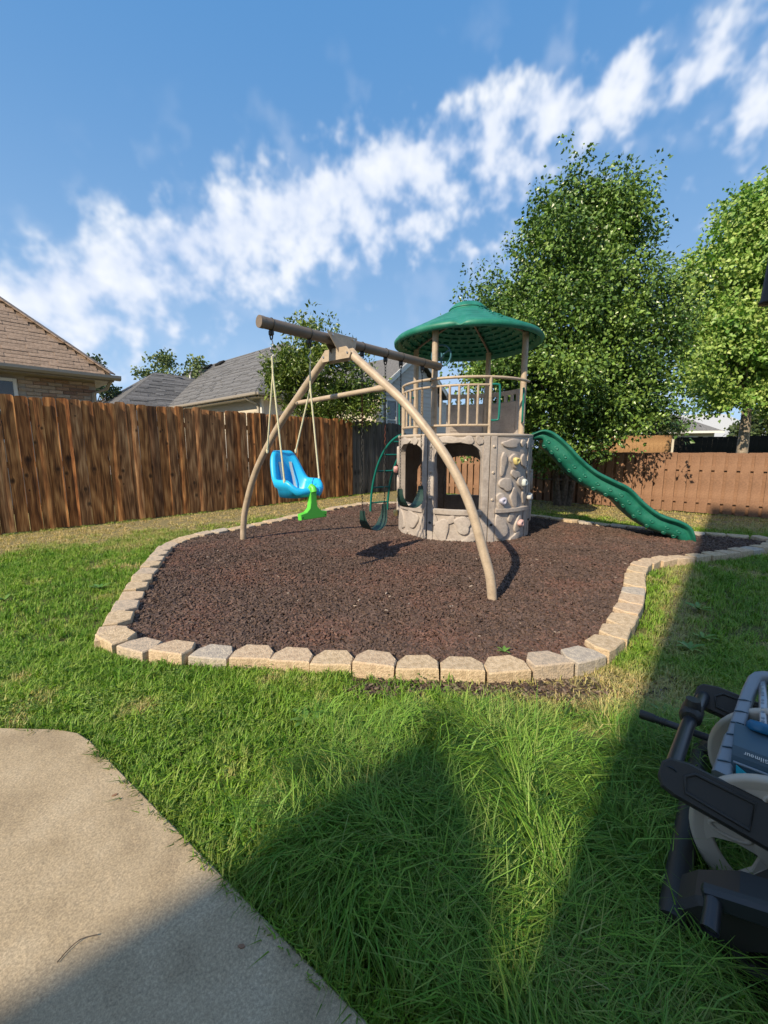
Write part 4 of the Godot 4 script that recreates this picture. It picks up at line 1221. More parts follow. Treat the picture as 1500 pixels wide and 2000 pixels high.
func build_tower():
	var C = P(1.23, 0.0, 6.4)
	var t = thing("play_tower", "round beige rock-wall play tower with green mushroom roof and green slide", "play tower", C)
	# wall panels between the seams
	var specs = [[-86, -39, [-79.0, -43.5, 0.50, 1.20, 0.17]], [-39, 9, [-33.5, 3.0, 0.475, 1.17, 0.20]], [9, 55, null], [55, 100, null], [100, 145, null], [145, 190, [149.0, 187.0, 0.475, 1.00, 0.17]], [190, 232, [197.0, 226.0, 0.02, 0.86, 0.20]], [232, 274, null]]
	var panels = []
	for q in specs:
		var pn = part(t, "wall_panel", ring_panel(q[0] + 0.35, q[1] - 0.35, 0.0, DH - 0.03, TR, TR - 0.075, q[2]), M.tan_plastic)
		panels.append(pn)
	# raised rims at the seams with bolts
	for a in [-39, 9, 55]:
		for k in 2:
			var sm = ring_panel(a + (-5.2 if k == 0 else 0.5), a + (-0.5 if k == 0 else 5.2), 0.03, DH - 0.035, TR + 0.012, TR - 0.01)
			part(panels[0 if a == -39 else (1 if a == 9 else 2)] if k == 0 else panels[1 if a == -39 else (2 if a == 9 else 3)], "seam_flange", sm, M.tan_plastic)
		for y in [0.28, 0.62, 0.98, 1.32]:
			var bo = MB.new()
			for lv in [0]: bo.tube([pol(a + 2.8, y, TR + 0.008), pol(a + 2.8, y, TR + 0.02), pol(a + 2.8, y, TR + 0.028)], [0.02, 0.019, 0.011], 10)
			part(panels[0 if a == -39 else (1 if a == 9 else 2)], "bolt", bo, M.tan_light if y > 0.5 else M.hook)
	# moulded stones: panel, angle, height, width, height, relief, turn
	var st = [
		[0, -66, 1.40, .25, .10, .02, .1], [0, -52, 1.40, .12, .10, .02, .6], [0, -44.5, 1.39, .06, .12, .018, 0], [0, -72, .27, .16, .38, .025, .25], [0, -55, .29, .23, .30, .03, -.2], [0, -47, .09, .13, .12, .02, 0], [0, -67, .06, .2, .09, .02, .2], [0, -77, .42, .1, .14, .02, 0],
		[1, -21, 1.405, .34, .10, .022, .05], [1, -8, 1.40, .17, .11, .02, .5], [1, 0.5, 1.40, .09, .14, .02, .1], [1, -26, .19, .22, .32, .03, .35], [1, -10, .28, .25, .22, .034, 0], [1, -19, .34, .17, .09, .022, .5], [1, -4.5, .09, .22, .13, .026, .6], [1, -19, .05, .14, .07, .018, 0], [1, -32, .33, .07, .22, .02, .1],
		[2, 27, 1.36, .34, .10, .026, .02], [2, 41, 1.37, .10, .11, .02, .7], [2, 49, 1.36, .08, .13, .02, 0], [2, 20, 1.10, .09, .30, .026, 0], [2, 31, 1.13, .17, .19, .03, 0], [2, 43, 1.12, .14, .20, .024, .3], [2, 33, .95, .19, .11, .024, -.5], [2, 23.5, .82, .19, .21, .028, 0], [2, 41, .83, .17, .20, .03, 0], [2, 50, .98, .07, .14, .02, 0], [2, 19.5, .60, .17, .20, .03, 0], [2, 32, .63, .15, .24, .028, .1], [2, 46, .62, .1, .2, .02, 0], [2, 20, .23, .18, .40, .03, .1], [2, 30, .37, .12, .13, .022, 0], [2, 39, .26, .15, .24, .028, 0], [2, 36, .08, .2, .12, .024, .5], [2, 48, .37, .08, .18, .02, 0],
		[3, 64, 1.36, .22, .12, .024, 0], [3, 84, 1.1, .2, .2, .026, 0], [3, 66, .85, .18, .26, .028, .2], [3, 70, .4, .24, .3, .028, 0], [3, 88, .6, .2, .3, .028, 0],
		[7, 268, 1.2, .12, .3, .03, 0], [7, 264, .75, .2, .25, .03, 0], [7, 268, .35, .14, .3, .03, 0], [7, 250, 1.0, .3, .3, .03, 0]]
	for i in st.size():
		var q = st[i]
		part(panels[q[0]], "moulded_stone", stone(q[1], q[2], q[3], q[4], 300 + i * 7, q[5], q[6]), M.tan_plastic)
	# inner lower relief seen through the window
	var led = MB.new()
	for q in [[14.5, 50, 0.475]]:
		for k in 10:
			var l = lerpf(q[0], q[1], k / 10.0); var r = lerpf(q[0], q[1], (k + 1) / 10.0)
			led.quad(pol(l, .445, TR + .045), pol(r, .445, TR + .045), pol(r, .49, TR + .045), pol(l, .49, TR + .045)); led.quad(pol(l, .49, TR + .045), pol(r, .49, TR + .045), pol(r, .5, TR), pol(l, .5, TR)); led.quad(pol(l, .44, TR), pol(r, .44, TR), pol(r, .445, TR + .045), pol(l, .445, TR + .045))
		led.quad(pol(q[0], .44, TR), pol(q[0], .445, TR + .045), pol(q[0], .49, TR + .045), pol(q[0], .5, TR)); led.quad(pol(q[1], .5, TR), pol(q[1], .49, TR + .045), pol(q[1], .445, TR + .045), pol(q[1], .44, TR))
	part(panels[2], "foot_ledge", led, M.tan_plastic)
	var sill = MB.new()
	for q in [[-34.5, 3.8], [-80, -43]]:
		for k in 12:
			var l = lerpf(q[0], q[1], k / 12.0); var r = lerpf(q[0], q[1], (k + 1) / 12.0)
			sill.quad(pol(l, .415, TR + .03), pol(r, .415, TR + .03), pol(r, .47, TR + .035), pol(l, .47, TR + .035)); sill.quad(pol(l, .47, TR + .035), pol(r, .47, TR + .035), pol(r, .484, TR - .01), pol(l, .484, TR - .01)); sill.quad(pol(l, .40, TR), pol(r, .40, TR), pol(r, .415, TR + .03), pol(l, .415, TR + .03))
		sill.quad(pol(q[0], .40, TR), pol(q[0], .415, TR + .03), pol(q[0], .47, TR + .035), pol(q[0], .484, TR)); sill.quad(pol(q[1], .484, TR), pol(q[1], .47, TR + .035), pol(q[1], .415, TR + .03), pol(q[1], .40, TR))
	part(panels[1], "window_sill", sill, M.tan_plastic)
	var holds = [[2, 31, 1.13, L(.62, .53, .22)], [2, 42, .83, L(.5, .55, .56)], [2, 20, .60, L(.46, .46, .58)], [2, 39.5, .27, L(.58, .38, .37)], [7, 270, .98, L(.6, .32, .32)], [7, 271, .30, L(.6, .48, .2)], [2, 53, .62, L(.5, .5, .5)]]
	for q in holds:
		var hb = MB.new()
		var c = pol(q[1], q[2], TR + 0.02); var o = pol(q[1], 0, 1); var sd = o.cross(Vector3.UP)
		var rows = []
		for lv in [[0.045, 0.0], [0.052, 0.02], [0.05, 0.042], [0.04, 0.058], [0.024, 0.062], [0.014, 0.05], [0.002, 0.046]]:
			var row = PackedVector3Array()
			for k in 16:
				var a = TAU * k / 16; var w = 1.0 + 0.12 * sin(3 * a + q[1])
				row.append(c + o * lv[1] + (sd * cos(a) + Vector3.UP * sin(a)) * lv[0] * w)
			rows.append(row)
		hb.grid(rows, true, false, true)
		part(t, "climbing_hold", hb, mat(q[3], 0.5))
	# deck
	var dk = MB.new(); dk.lathe([Vector2(0.0, DH - 0.07), Vector2(TR - 0.02, DH - 0.07), Vector2(TR + 0.012, DH - 0.035), Vector2(TR + 0.014, DH - 0.012), Vector2(TR + 0.004, DH), Vector2(0.0, DH)], 72)
	part(t, "deck", dk, M.tan_light)
	# posts
	var pa = [-39.0, 54.5, 144.5, 234.5]
	for a in pa:
		var ps = MB.new(); ps.tube([pol(a, DH - 0.03, 0.87), pol(a, 2.2, 0.87), pol(a, 2.86, 0.87)], 0.042, 16)
		part(t, "roof_post", ps, M.tan_metal)
	# railing
	var rl = MB.new(); rl.tube(arc(-86, 54, 2.205, 0.945, 44), 0.019, 10); part(t, "top_rail", rl, M.tan_metal)
	var rl2 = MB.new(); rl2.tube(arc(-86, 9, 2.105, 0.945, 34), 0.016, 10); part(t, "middle_rail", rl2, M.tan_metal)
	var rl3 = MB.new(); rl3.tube(arc(-86, 9, 1.595, 0.945, 34), 0.017, 10); part(t, "bottom_rail", rl3, M.tan_metal)
	for a in [-86.0, 9.0]:
		var u = MB.new(); u.tube([pol(a, DH - 0.01, 0.945), pol(a, 2.205, 0.945)], 0.021, 12); part(t, "rail_upright", u, M.tan_metal)
	for a in [-79.5, -72, -64.5, -57, -48.5, -30.5, -23, -15.5, -8.5, -1]:
		var u = MB.new(); u.tube([pol(a, 1.6, 0.945), pol(a, 2.1, 0.945)], 0.0165, 10); part(t, "baluster", u, M.tan_metal)
	# curved back wall on the deck
	for q in [[103, 144, 2.03], [145, 189, 2.03]]:
		var bw = part(t, "back_panel", ring_panel(q[0], q[1], DH, q[2], 0.93, 0.895), M.tan_plastic)
		var lip = MB.new(); lip.tube(arc(q[0], q[1], q[2], 0.912, 16), 0.02, 8); part(bw, "panel_rim", lip, M.tan_plastic)
		for k in 5:
			var u = MB.new(); u.box(Transform3D(Basis(Vector3.UP, deg_to_rad(lerpf(q[0] + 3, q[1] - 3, k / 4.0))), pol(lerpf(q[0] + 3, q[1] - 3, k / 4.0), 2.09, 0.912)), Vector3(0.06, 0.14, 0.03), 0.006); part(bw, "panel_tab", u, M.tan_plastic)
		var cap = part(bw, "panel_top", ring_panel(q[0], q[1], 2.15, 2.22, 0.93, 0.895), M.tan_plastic)
		part(bw, "inset_field", ring_panel(q[0] + 4, q[1] - 4, DH + 0.10, q[2] - 0.08, 0.897, 0.885), M.tan_plastic)
	# grab handles
	for q in [[9.0, 0.945, 1.0, 14], [54.5, 0.87, -1.0, 8], [-86.0, 0.945, -1.0, 8], [234.5, 0.87, 1.0, 8]]:
		var p0 = pol(q[0], 2.11, q[1]); var p1 = pol(q[0], 1.66, q[1])
		var o = (pol(q[0] + q[2] * q[3], 2.0, q[1]) - pol(q[0], 2.0, q[1])).normalized() * 0.11 + pol(q[0], 0, 1) * 0.05
		var hd = MB.new(); hd.tube(curve([p0, p0 + o * 0.75, p0 + o + Vector3(0, -0.05, 0), p1 + o + Vector3(0, 0.05, 0), p1 + o * 0.75, p1], 30), 0.014, 10)
		part(t, "grab_handle", hd, M.teal)
	# steering wheel on the front post
	var wc = pol(-39, 2.42, 0.87) + Vector3(0.095, 0.12, -0.09)
	var wn = Vector3(0.45, 0.1, -0.9).normalized(); var wx = wn.cross(Vector3.UP).normalized(); var wy = wx.cross(wn)
	var wh = MB.new(); var ring = []
	for k in 28: ring.append(wc + (wx * cos(TAU * k / 28) + wy * sin(TAU * k / 28)) * 0.135)
	wh.tube(ring, 0.013, 8, false, true)
	for k in 3: wh.tube([wc, wc + (wx * cos(TAU * k / 3 + 0.5) + wy * sin(TAU * k / 3 + 0.5)) * 0.13], 0.012, 8)
	wh.tube([wc - wn * 0.06, wc + wn * 0.03], 0.035, 12)
	part(t, "steering_wheel", wh, M.steer)
	var tl = MB.new(); tl.tube([pol(-36, 1.85, 0.80), pol(-36, 1.95, 0.80), pol(-36, 2.03, 0.80)], [0.02, 0.03, 0.026], 10); part(t, "play_scope", tl, M.grey_plastic)
	# roof
	var rp = [Vector2(1.04, 2.79), Vector2(1.075, 2.81), Vector2(1.08, 2.85), Vector2(1.05, 2.885)]
	var rings = 6
	for k in rings:
		var f = (k + 1.0) / (rings + 0.6)
		var r = lerpf(1.05, 0.2, f); var y = 2.885 + 0.42 * pow(f, 1.05)
		rp.append(Vector2(r + 0.006, y - 0.005)); rp.append(Vector2(r, y + 0.002))
	rp.append_array([Vector2(0.26, 3.30), Vector2(0.24, 3.335), Vector2(0.15, 3.385), Vector2(0.06, 3.402), Vector2(0.001, 3.405)])
	var rows = []
	for pt in rp:
		var row = PackedVector3Array()
		for k in 96:
			var a = 360.0 * k / 96 - 180.0
			var nt = smooth(5.0, 0.5, absf(a + 15.0)) * smooth(0.8, 1.05, pt.x)   # moulded notch in the brim
			row.append(pol(a, pt.y - nt * 0.045 * smooth(2.8, 2.89, pt.y), pt.x - nt * 0.02))
		rows.append(row)
	var rm = MB.new(); rm.grid(rows, true)
	var roof = part(t, "roof", rm, M.roof_green)
	var un = MB.new(); un.lathe([Vector2(0.001, 3.33), Vector2(0.25, 3.27), Vector2(0.6, 3.06), Vector2(1.0, 2.85), Vector2(1.04, 2.792)], 72)
	for i in un.n.size(): un.n[i] = -un.n[i]
	for i in range(0, un.ix.size(), 3): var q = un.ix[i]; un.ix[i] = un.ix[i + 1]; un.ix[i + 1] = q
	part(roof, "underside", un, M.green)
	var db = MB.new()
	for k in 9:
		var r = 0.25 + k * 0.088
		var y = 3.245 - (r - 0.25) * 0.565
		var cnt = int(TAU * r / 0.14)
		for i in cnt:
			var a = 360.0 * (i + (k % 2) * 0.5) / cnt
			db.box(Transform3D(Basis(Vector3.UP, deg_to_rad(a)) * Basis(Vector3.RIGHT, 0.5), pol(a, y, r)), Vector3(0.095, 0.03, 0.022))
	part(roof, "underside_ribs", db, M.green)
	for a in pa:
		var sb = MB.new(); sb.tube(curve([pol(a, 2.80, 0.87), pol(a, 2.88, 0.84), pol(a, 2.98, 0.65), pol(a, 3.2, 0.15)], 16), 0.018, 8)
		part(t, "roof_strut", sb, M.beam)
	var cap = MB.new(); cap.lathe([Vector2(0.275, 3.292), Vector2(0.272, 3.31), Vector2(0.2, 3.372), Vector2(0.08, 3.408), Vector2(0.001, 3.412)], 40)
	part(roof, "roof_cap", cap, M.roof_green)
	var cr = MB.new()
	for k in 7:
		var p0 = pol(13.5 + 1.2 * sin(k * 2.0), 2.91 + k * 0.052, 1.025 - k * 0.105)
		cr.box(Transform3D(Basis(Vector3.UP, deg_to_rad(12)), p0 + Vector3(0, 0.012, 0)), Vector3(0.02, 0.012, 0.045))
	part(roof, "roof_clip", cr, M.green)
	# slide
	var sl = Vector3(2.15, 0, -6.2) - C
	var hx = Vector3(0.975, 0, 0.224); var hn = Vector3(-0.224, 0, 0.975)   # along, towards the near side
	var key = [Vector2(-0.02, 1.47), Vector2(0.10, 1.535), Vector2(0.20, 1.555), Vector2(0.336, 1.50), Vector2(0.515, 1.345), Vector2(0.695, 1.155), Vector2(0.906, 0.98), Vector2(1.144, 0.855), Vector2(1.346, 0.75), Vector2(1.554, 0.545), Vector2(1.756, 0.40), Vector2(2.0, 0.315), Vector2(2.13, 0.235), Vector2(2.19, 0.11), Vector2(2.21, -0.02)]
	var k3 = []
	for q in key: k3.append(Vector3(q.x, q.y, 0))
	var spine = curve(k3, 64)
	# cross section: (side, normal offset) from the near lip over the bed to the far lip, then back underneath
	var sec = [Vector2(.29, -.04), Vector2(.298, -.018), Vector2(.285, .0), Vector2(.255, .008), Vector2(.225, -.005), Vector2(.205, -.06), Vector2(.17, -.115), Vector2(.0, -.13), Vector2(-.17, -.115), Vector2(-.205, -.06), Vector2(-.225, -.005), Vector2(-.255, .008), Vector2(-.285, 0), Vector2(-.298, -.018), Vector2(-.29, -.04), Vector2(-.24, -.05), Vector2(-.222, -.075), Vector2(-.25, -.10), Vector2(-.252, -.17), Vector2(-.225, -.22), Vector2(-.15, -.245), Vector2(0, -.25), Vector2(.15, -.245), Vector2(.225, -.22), Vector2(.252, -.17), Vector2(.25, -.10), Vector2(.222, -.075), Vector2(.24, -.05)]
	var rws = []; var frames = []
	for i in spine.size():
		var p = spine[i]
		var tg = (spine[mini(i + 1, 64)] - spine[maxi(i - 1, 0)]).normalized()
		var nn = Vector3(-tg.y, tg.x, 0)
		var taper = smooth(0.0, 0.14, i / 64.0)
		var row = PackedVector3Array()
		for q in sec:
			var oy = q.y * (lerpf(0.35, 1.0, taper) if i < 58 else lerpf(1.0, 0.6, (i - 58) / 6.0))
			var p2 = p + nn * oy
			row.append(sl + hx * p2.x + Vector3(0, p2.y, 0) + hn * q.x)
		rws.append(row); frames.append([p, nn, tg])
	var sm = MB.new(); sm.grid(rws, true, false, true)
	for r in [0, 64]:
		var cen = Vector3.ZERO
		for p in rws[r]: cen += p / sec.size()
		for k in sec.size():
			if r == 0: sm.tri(cen, rws[r][k], rws[r][(k + 1) % sec.size()])
			else: sm.tri(cen, rws[r][(k + 1) % sec.size()], rws[r][k])
	var slide = part(t, "slide", sm, M.green)
	for i in range(8, 58, 4):
		var f = frames[i]
		for q in [[0.253, -.14, 1.0], [0.222, -.223, 1.0]]:
			var bd = MB.new()
			var p2 = f[0] + f[1] * q[1]
			var c = sl + hx * p2.x + Vector3(0, p2.y, 0) + hn * q[0]
			var o = (hn * q[2] - (hx * f[1].x + Vector3(0, f[1].y, 0)) * (0.02 if q[1] > -0.2 else 0.9)).normalized()
			var tx = hx * f[2].x + Vector3(0, f[2].y, 0); var ty = o.cross(tx)
			var rr = []
			for lv in [[0.034, -0.004], [0.030, 0.007], [0.022, 0.006], [0.012, 0.001], [0.001, 0.0]]:
				var row = PackedVector3Array()
				for k in 12: row.append(c + o * (lv[1] + 0.002) + (tx * cos(TAU * k / 12) + ty * sin(TAU * k / 12) * 0.75) * lv[0])
				rr.append(row)
			bd.grid(rr, true)
			part(slide, "dimple", bd, M.green)
	var ft = MB.new(); ft.box(Transform3D(Basis(hx, Vector3.UP, -hn), sl + hx * 2.02 + Vector3(0, 0.1, 0)), Vector3(0.12, 0.24, 0.34), 0.01)
	part(slide, "exit_support", ft, M.green)
	# arched ladder at the back left
	var lm = Vector3(-0.1 - 1.23, 0, -(8.28 - 6.4)); var ld = Vector3(0.578, 0, 0.816); var lw = Vector3(0.816, 0, -0.578)
	var lad = part(t, "ladder_rail", MB.new() if false else ladder_rail(lm, ld, lw, -0.21), M.teal)
	part(t, "ladder_rail", ladder_rail(lm, ld, lw, 0.21), M.teal)
	for h in [0.22, 0.53, 0.86, 1.18, 1.42]:
		var s = 1.16 * (1.0 - sqrt(1.0 - pow(h / 1.55, 2)))
		var rg = MB.new(); rg.tube([lm + ld * s + lw * -0.21 + Vector3(0, h, 0), lm + ld * s + lw * 0.21 + Vector3(0, h, 0)], 0.017, 10)
		part(t, "ladder_rung", rg, M.teal)
func ladder_rail(lm, ld, lw, sd):
	var pp = []
	for k in 25:
		var h = 1.545 * sin(PI * 0.5 * k / 24.0)
		pp.append(lm + ld * 1.16 * (1.0 - sqrt(maxf(0.0, 1.0 - pow(h / 1.55, 2)))) + lw * sd + Vector3(0, h - (0.03 if k == 0 else 0.0), 0))
	var b = MB.new(); b.tube(pp, 0.023, 10)
	return b

# ---------------------------------------------------------------- hose reel and sprinkler
func RL(v, y, u): return Vector3(v, y, -u)     # local to the reel: v to the right front, u away from the camera
func flange(u, rad):
	# spoked disc facing along u
	var b = MB.new()
	var n = 48
	var ring = [[rad, -0.012], [rad + 0.004, 0.0], [rad, 0.012], [rad - 0.010, 0.014], [rad - 0.045, 0.006], [rad - 0.052, 0.0], [rad - 0.045, -0.006], [rad - 0.010, -0.014]]
	var rows = []
	for q in ring:
		var row = PackedVector3Array()
		for k in n: row.append(RL(cos(TAU * k / n) * q[0], sin(TAU * k / n) * q[0], q[1]))
		rows.append(row)
	b.grid(rows, true, true, true)
	var hub = []
	for q in [[0.0, -0.02], [0.05, -0.02], [0.062, -0.012], [0.066, 0.0], [0.062, 0.012], [0.0, 0.014]]:
		var row = PackedVector3Array()
		for k in n: row.append(RL(cos(TAU * k / n) * maxf(q[0], 0.001), sin(TAU * k / n) * maxf(q[0], 0.001), q[1]))
		hub.append(row)
	b.grid(hub, true, false, true)
	return b
func spoke(rad, a):
	var b = MB.new()
	var poly = [Vector2(0.05, -0.035), Vector2(0.10, -0.03), Vector2(rad - 0.06, -0.045), Vector2(rad - 0.035, -0.075), Vector2(rad - 0.03, 0.0), Vector2(rad - 0.035, 0.075), Vector2(rad - 0.06, 0.045), Vector2(0.10, 0.03), Vector2(0.05, 0.035)]
	b.extrude(poly, Transform3D(Basis(Vector3(0, 0, 1), a), Vector3(0, 0, -0.007)), 0.016, 0.003)
	# raised stadium rib
	var pts = []
	for k in 20:
		var t = TAU * k / 20
		pts.append(Basis(Vector3(0, 0, 1), a) * Vector3(0.115 + cos(t) * 0.045 , sin(t) * 0.018, 0.010))
	b.tube(pts, 0.006, 6, false, true)
	return b
func build_reel():
	var org = P(0.72, 0, 0.88)
	var bs = Basis(VA, Vector3.UP, -UA)
	var t = thing("hose_reel", "black hose reel cart with beige spoked discs in the shaded grass", "hose reel", org, "", bs)
	for q in [[0.22, 0.215, 0.275], [0.235, 0.215, 0.68]]:
		var o = part(t, "reel_disc", flange(q[2], 0.205), M.reel_beige, T(RL(q[0], q[1], q[2])))
		for k in 5: part(o, "spoke", spoke(0.205, TAU * k / 5 + 0.62), M.reel_beige)
	var dr = MB.new(); dr.tube([RL(0.22, 0.215, 0.28), RL(0.235, 0.215, 0.68)], 0.075, 20); part(t, "drum", dr, M.black)
	var ct = MB.new(); ct.tube([RL(-0.04, 0.335, 0.23), RL(-0.03, 0.335, 0.52), RL(-0.005, 0.325, 0.80)], 0.021, 14); part(t, "cross_tube", ct, M.reel_tube)
	var kn = MB.new(); kn.tube([RL(-0.028, 0.345, 0.56), RL(-0.027, 0.345, 0.57), RL(-0.026, 0.345, 0.63), RL(-0.025, 0.345, 0.64)], [0.024, 0.034, 0.034, 0.024], 12)
	kn.tube([RL(-0.026, 0.345, 0.60), RL(-0.026, 0.40, 0.60)], [0.03, 0.022], 10)
	part(t, "clamp_knob", kn, M.black)
	# side arms: broad bars with a sunk field
	for u in [0.23, 0.80]:
		var am = MB.new()
		var tf = Transform3D(Basis(Vector3(0, 0, 1), -0.13) * Basis(Vector3.RIGHT, -0.75), RL(0.27 if u < 0.5 else 0.305, 0.295 if u < 0.5 else 0.29, u))
		var outl = [Vector2(-0.34, -0.02), Vector2(-0.325, -0.045), Vector2(-0.29, -0.052), Vector2(0.34, -0.058), Vector2(0.34, 0.058), Vector2(-0.28, 0.052), Vector2(-0.325, 0.04), Vector2(-0.34, 0.02)]
		am.extrude(outl, tf * T(Vector3(0, 0, -0.02)), 0.03, 0.006)
		var fr = [Vector3(-0.27, -0.028, 0.011), Vector3(-0.13, -0.034, 0.011), Vector3(-0.13, 0.034, 0.011), Vector3(-0.26, 0.030, 0.011), Vector3(-0.28, 0.01, 0.011)]
		var o = part(t, "side_arm", am, M.black)
		var frw = []
		for p in fr: frw.append(tf * p)
		var fm = MB.new(); fm.tube(frw, 0.005, 6, false, true); part(o, "panel_rib", fm, M.black)
		for q in [[-0.05, 0.3]]:
			var rb = MB.new(); rb.tube([tf * Vector3(-0.05, -0.04, 0.012), tf * Vector3(0.32, -0.046, 0.012)], 0.004, 6); part(o, "panel_rib", rb, M.black)
	# base: two ground tubes, near and far feet
	for v in [0.012, 0.43]:
		var gt = MB.new(); gt.tube([RL(v, 0.09, 0.0), RL(v - 0.005, 0.10, 0.42), RL(v - 0.008, 0.06, 0.86)], 0.031, 14); part(t, "base_tube", gt, M.black)
	for u in [[0.03, 0.10], [0.80, 0.08]]:
		var ft = MB.new()
		var pl = [Vector2(-0.03, 0.0), Vector2(-0.03, 0.05), Vector2(0.0, 0.10), Vector2(0.05, 0.165), Vector2(0.13, 0.225), Vector2(0.30, 0.275), Vector2(0.5, 0.30), Vector2(0.5, 0.18), Vector2(0.33, 0.165), Vector2(0.2, 0.13), Vector2(0.14, 0.085), Vector2(0.16, 0.07), Vector2(0.3, 0.095), Vector2(0.5, 0.11), Vector2(0.5, 0.0)]
		ft.extrude(pl, T(RL(0, 0, u[0] + u[1])), u[1] * 1.0, 0.014)
		part(t, "foot", ft, M.black)
	# upright that carries the axle
	for u in [0.14, 0.84]:
		var up = MB.new(); up.extrude([Vector2(0.12, 0.14), Vector2(0.40, 0.16), Vector2(0.30, 0.25), Vector2(0.19, 0.25)], T(RL(0, 0, u + 0.03)), 0.04, 0.006)
		part(t, "axle_support", up, M.black)
	var cr = MB.new(); cr.box(Transform3D(Basis(Vector3(0, 0, 1), 0.34), RL(0.225, 0.27, 0.01)), Vector3(0.34, 0.05, 0.03), 0.008)
	var co = part(t, "crank_arm", cr, M.reel_tube)
	var cg = MB.new(); cg.tube([RL(0.085, 0.222, 0.01), RL(0.085, 0.212, -0.02), RL(0.084, 0.195, -0.06)], [0.019, 0.017, 0.018], 14, false)
	cg.tube([RL(0.084, 0.197, -0.056), RL(0.0845, 0.204, -0.04)], 0.012, 12)
	part(co, "crank_grip", cg, M.reel_tube)
	var rd = MB.new(); rd.tube([RL(-0.19, 0.20, 0.725), RL(0.14, 0.20, 0.735)], 0.0135, 12); part(t, "handle_rod", rd, M.reel_tube)
	var gp = MB.new(); gp.tube([RL(-0.198, 0.20, 0.7248), RL(-0.19, 0.20, 0.725), RL(-0.15, 0.20, 0.726), RL(-0.145, 0.20, 0.7265)], [0.016, 0.018, 0.0175, 0.0145], 12)
	for k in 5: gp.tube([RL(-0.147 + k * 0.009, 0.20, 0.7265), RL(-0.143 + k * 0.009, 0.20, 0.7265)], 0.0165, 10)
	part(t, "rod_grip", gp, M.black)
	# oscillating sprinkler lying on the drum
	var so = org + bs * RL(0.2, 0.30, 0.52)
	var s = thing("oscillating_sprinkler", "grey and teal oscillating sprinkler with silver spray tube lying on reel", "sprinkler", so, "", bs)
	var O = RL(0.2, 0.30, 0.52)
	var fr2 = MB.new()
	var fp = curve([RL(0.072, 0.295, 0.375), RL(0.085, 0.325, 0.48), RL(0.105, 0.37, 0.66), RL(0.125, 0.415, 0.80), RL(0.15, 0.44, 0.86), RL(0.25, 0.445, 0.88), RL(0.35, 0.44, 0.86), RL(0.385, 0.41, 0.78), RL(0.40, 0.35, 0.6), RL(0.41, 0.30, 0.40)], 60)
	var rws = []
	for i in fp.size():
		var p = fp[i] - O
		var tg = (fp[mini(i + 1, 60)] - fp[maxi(i - 1, 0)]).normalized()
		var sd = tg.cross(Vector3.UP).normalized(); var up = sd.cross(tg)
		var row = PackedVector3Array()
		var w = 0.019 if i > 8 else 0.023
		for q in [Vector2(-1, -1), Vector2(-1, 0.5), Vector2(-0.6, 1), Vector2(0.6, 1), Vector2(1, 0.5), Vector2(1, -1)]: row.append(p + sd * q.x * w + up * q.y * 0.019)
		rws.append(row)
	fr2.grid(rws, true)
	for r in [0, 60]:
		for k in range(1, 5): fr2.tri(rws[r][0], rws[r][k], rws[r][k + 1])
	var fo = part(s, "frame", fr2, M.grey_plastic)
	for k in 6:
		var i = 2 + k * 3
		var p = fp[i] - O
		var gr = MB.new(); gr.tube([p + Vector3(-0.018, 0.019, 0.004), p + Vector3(0, 0.023, 0.0), p + Vector3(0.016, 0.020, -0.006)], 0.0025, 5); part(fo, "grip_groove", gr, M.navy)
	var tb = MB.new()
	var tp = curve([RL(0.165, 0.345, 0.585), RL(0.160, 0.385, 0.66), RL(0.157, 0.415, 0.74), RL(0.155, 0.425, 0.82), RL(0.155, 0.43, 0.87)], 24)
	for i in tp.size(): tp[i] -= O
	tb.tube(tp, 0.0125, 14)
	var to = part(s, "spray_tube", tb, M.steel)
	for k in 13:
		var i = 2 + int(k * 1.55)
		var tg = (tp[i + 1] - tp[i]).normalized(); var up = Vector3.UP - tg * tg.y; up = (up.normalized() + Vector3(-0.25, 0, 0.2)).normalized()
		var nz = MB.new(); nz.tube([tp[i] + up * 0.009, tp[i] + up * 0.0142], [0.0055, 0.0042], 8); part(to, "nozzle", nz, M.grey_plastic)
	var bd = MB.new()
	bd.extrude([Vector2(-0.09, -0.055), Vector2(-0.095, -0.02), Vector2(-0.075, 0.03), Vector2(-0.055, 0.052), Vector2(0.07, 0.06), Vector2(0.09, 0.045), Vector2(0.095, -0.05)], Transform3D(Basis(Vector3(0, 0, -1), Vector3.UP, Vector3(1, 0, 0)), RL(0.09, 0.322, 0.50) - O), 0.25, 0.01)
	var bo = part(s, "motor_body", bd, M.navy)
	var rg = MB.new(); rg.tube([RL(0.095, 0.338, 0.411) - O, RL(0.335, 0.338, 0.411) - O], 0.004, 6); part(bo, "body_rib", rg, M.grey_plastic)
	var dl = MB.new()
	var drow = []
	for q in [[0.03, 0.0], [0.036, 0.006], [0.036, 0.022], [0.028, 0.032], [0.001, 0.034]]:
		var row = PackedVector3Array()
		for k in 24: row.append(Vector3(sin(TAU * k / 24), 0, cos(TAU * k / 24)) * q[0] * (1.0 + 0.05 * cos(k * PI)) + Vector3(0, q[1], 0))
		drow.append(row)
	dl.grid(drow, true)
	part(s, "dial", dl, M.dial, Transform3D(Basis(Vector3.RIGHT, -0.5), RL(0.155, 0.375, 0.57) - O))
	var tab = MB.new(); tab.extrude([Vector2(-0.045, -0.008), Vector2(0.05, -0.012), Vector2(0.035, 0.006), Vector2(-0.02, 0.008), Vector2(-0.048, 0.022)], Transform3D(Basis(Vector3.RIGHT, -0.5), RL(0.15, 0.312, 0.404) - O), 0.012, 0.003)
	part(s, "cyan_tab", tab, M.cyan)
	var tm := TextMesh.new()
	tm.text = "Gilmour"
	var sf := SystemFont.new(); sf.font_names = PackedStringArray(["Droid Sans"]); sf.font_weight = 700
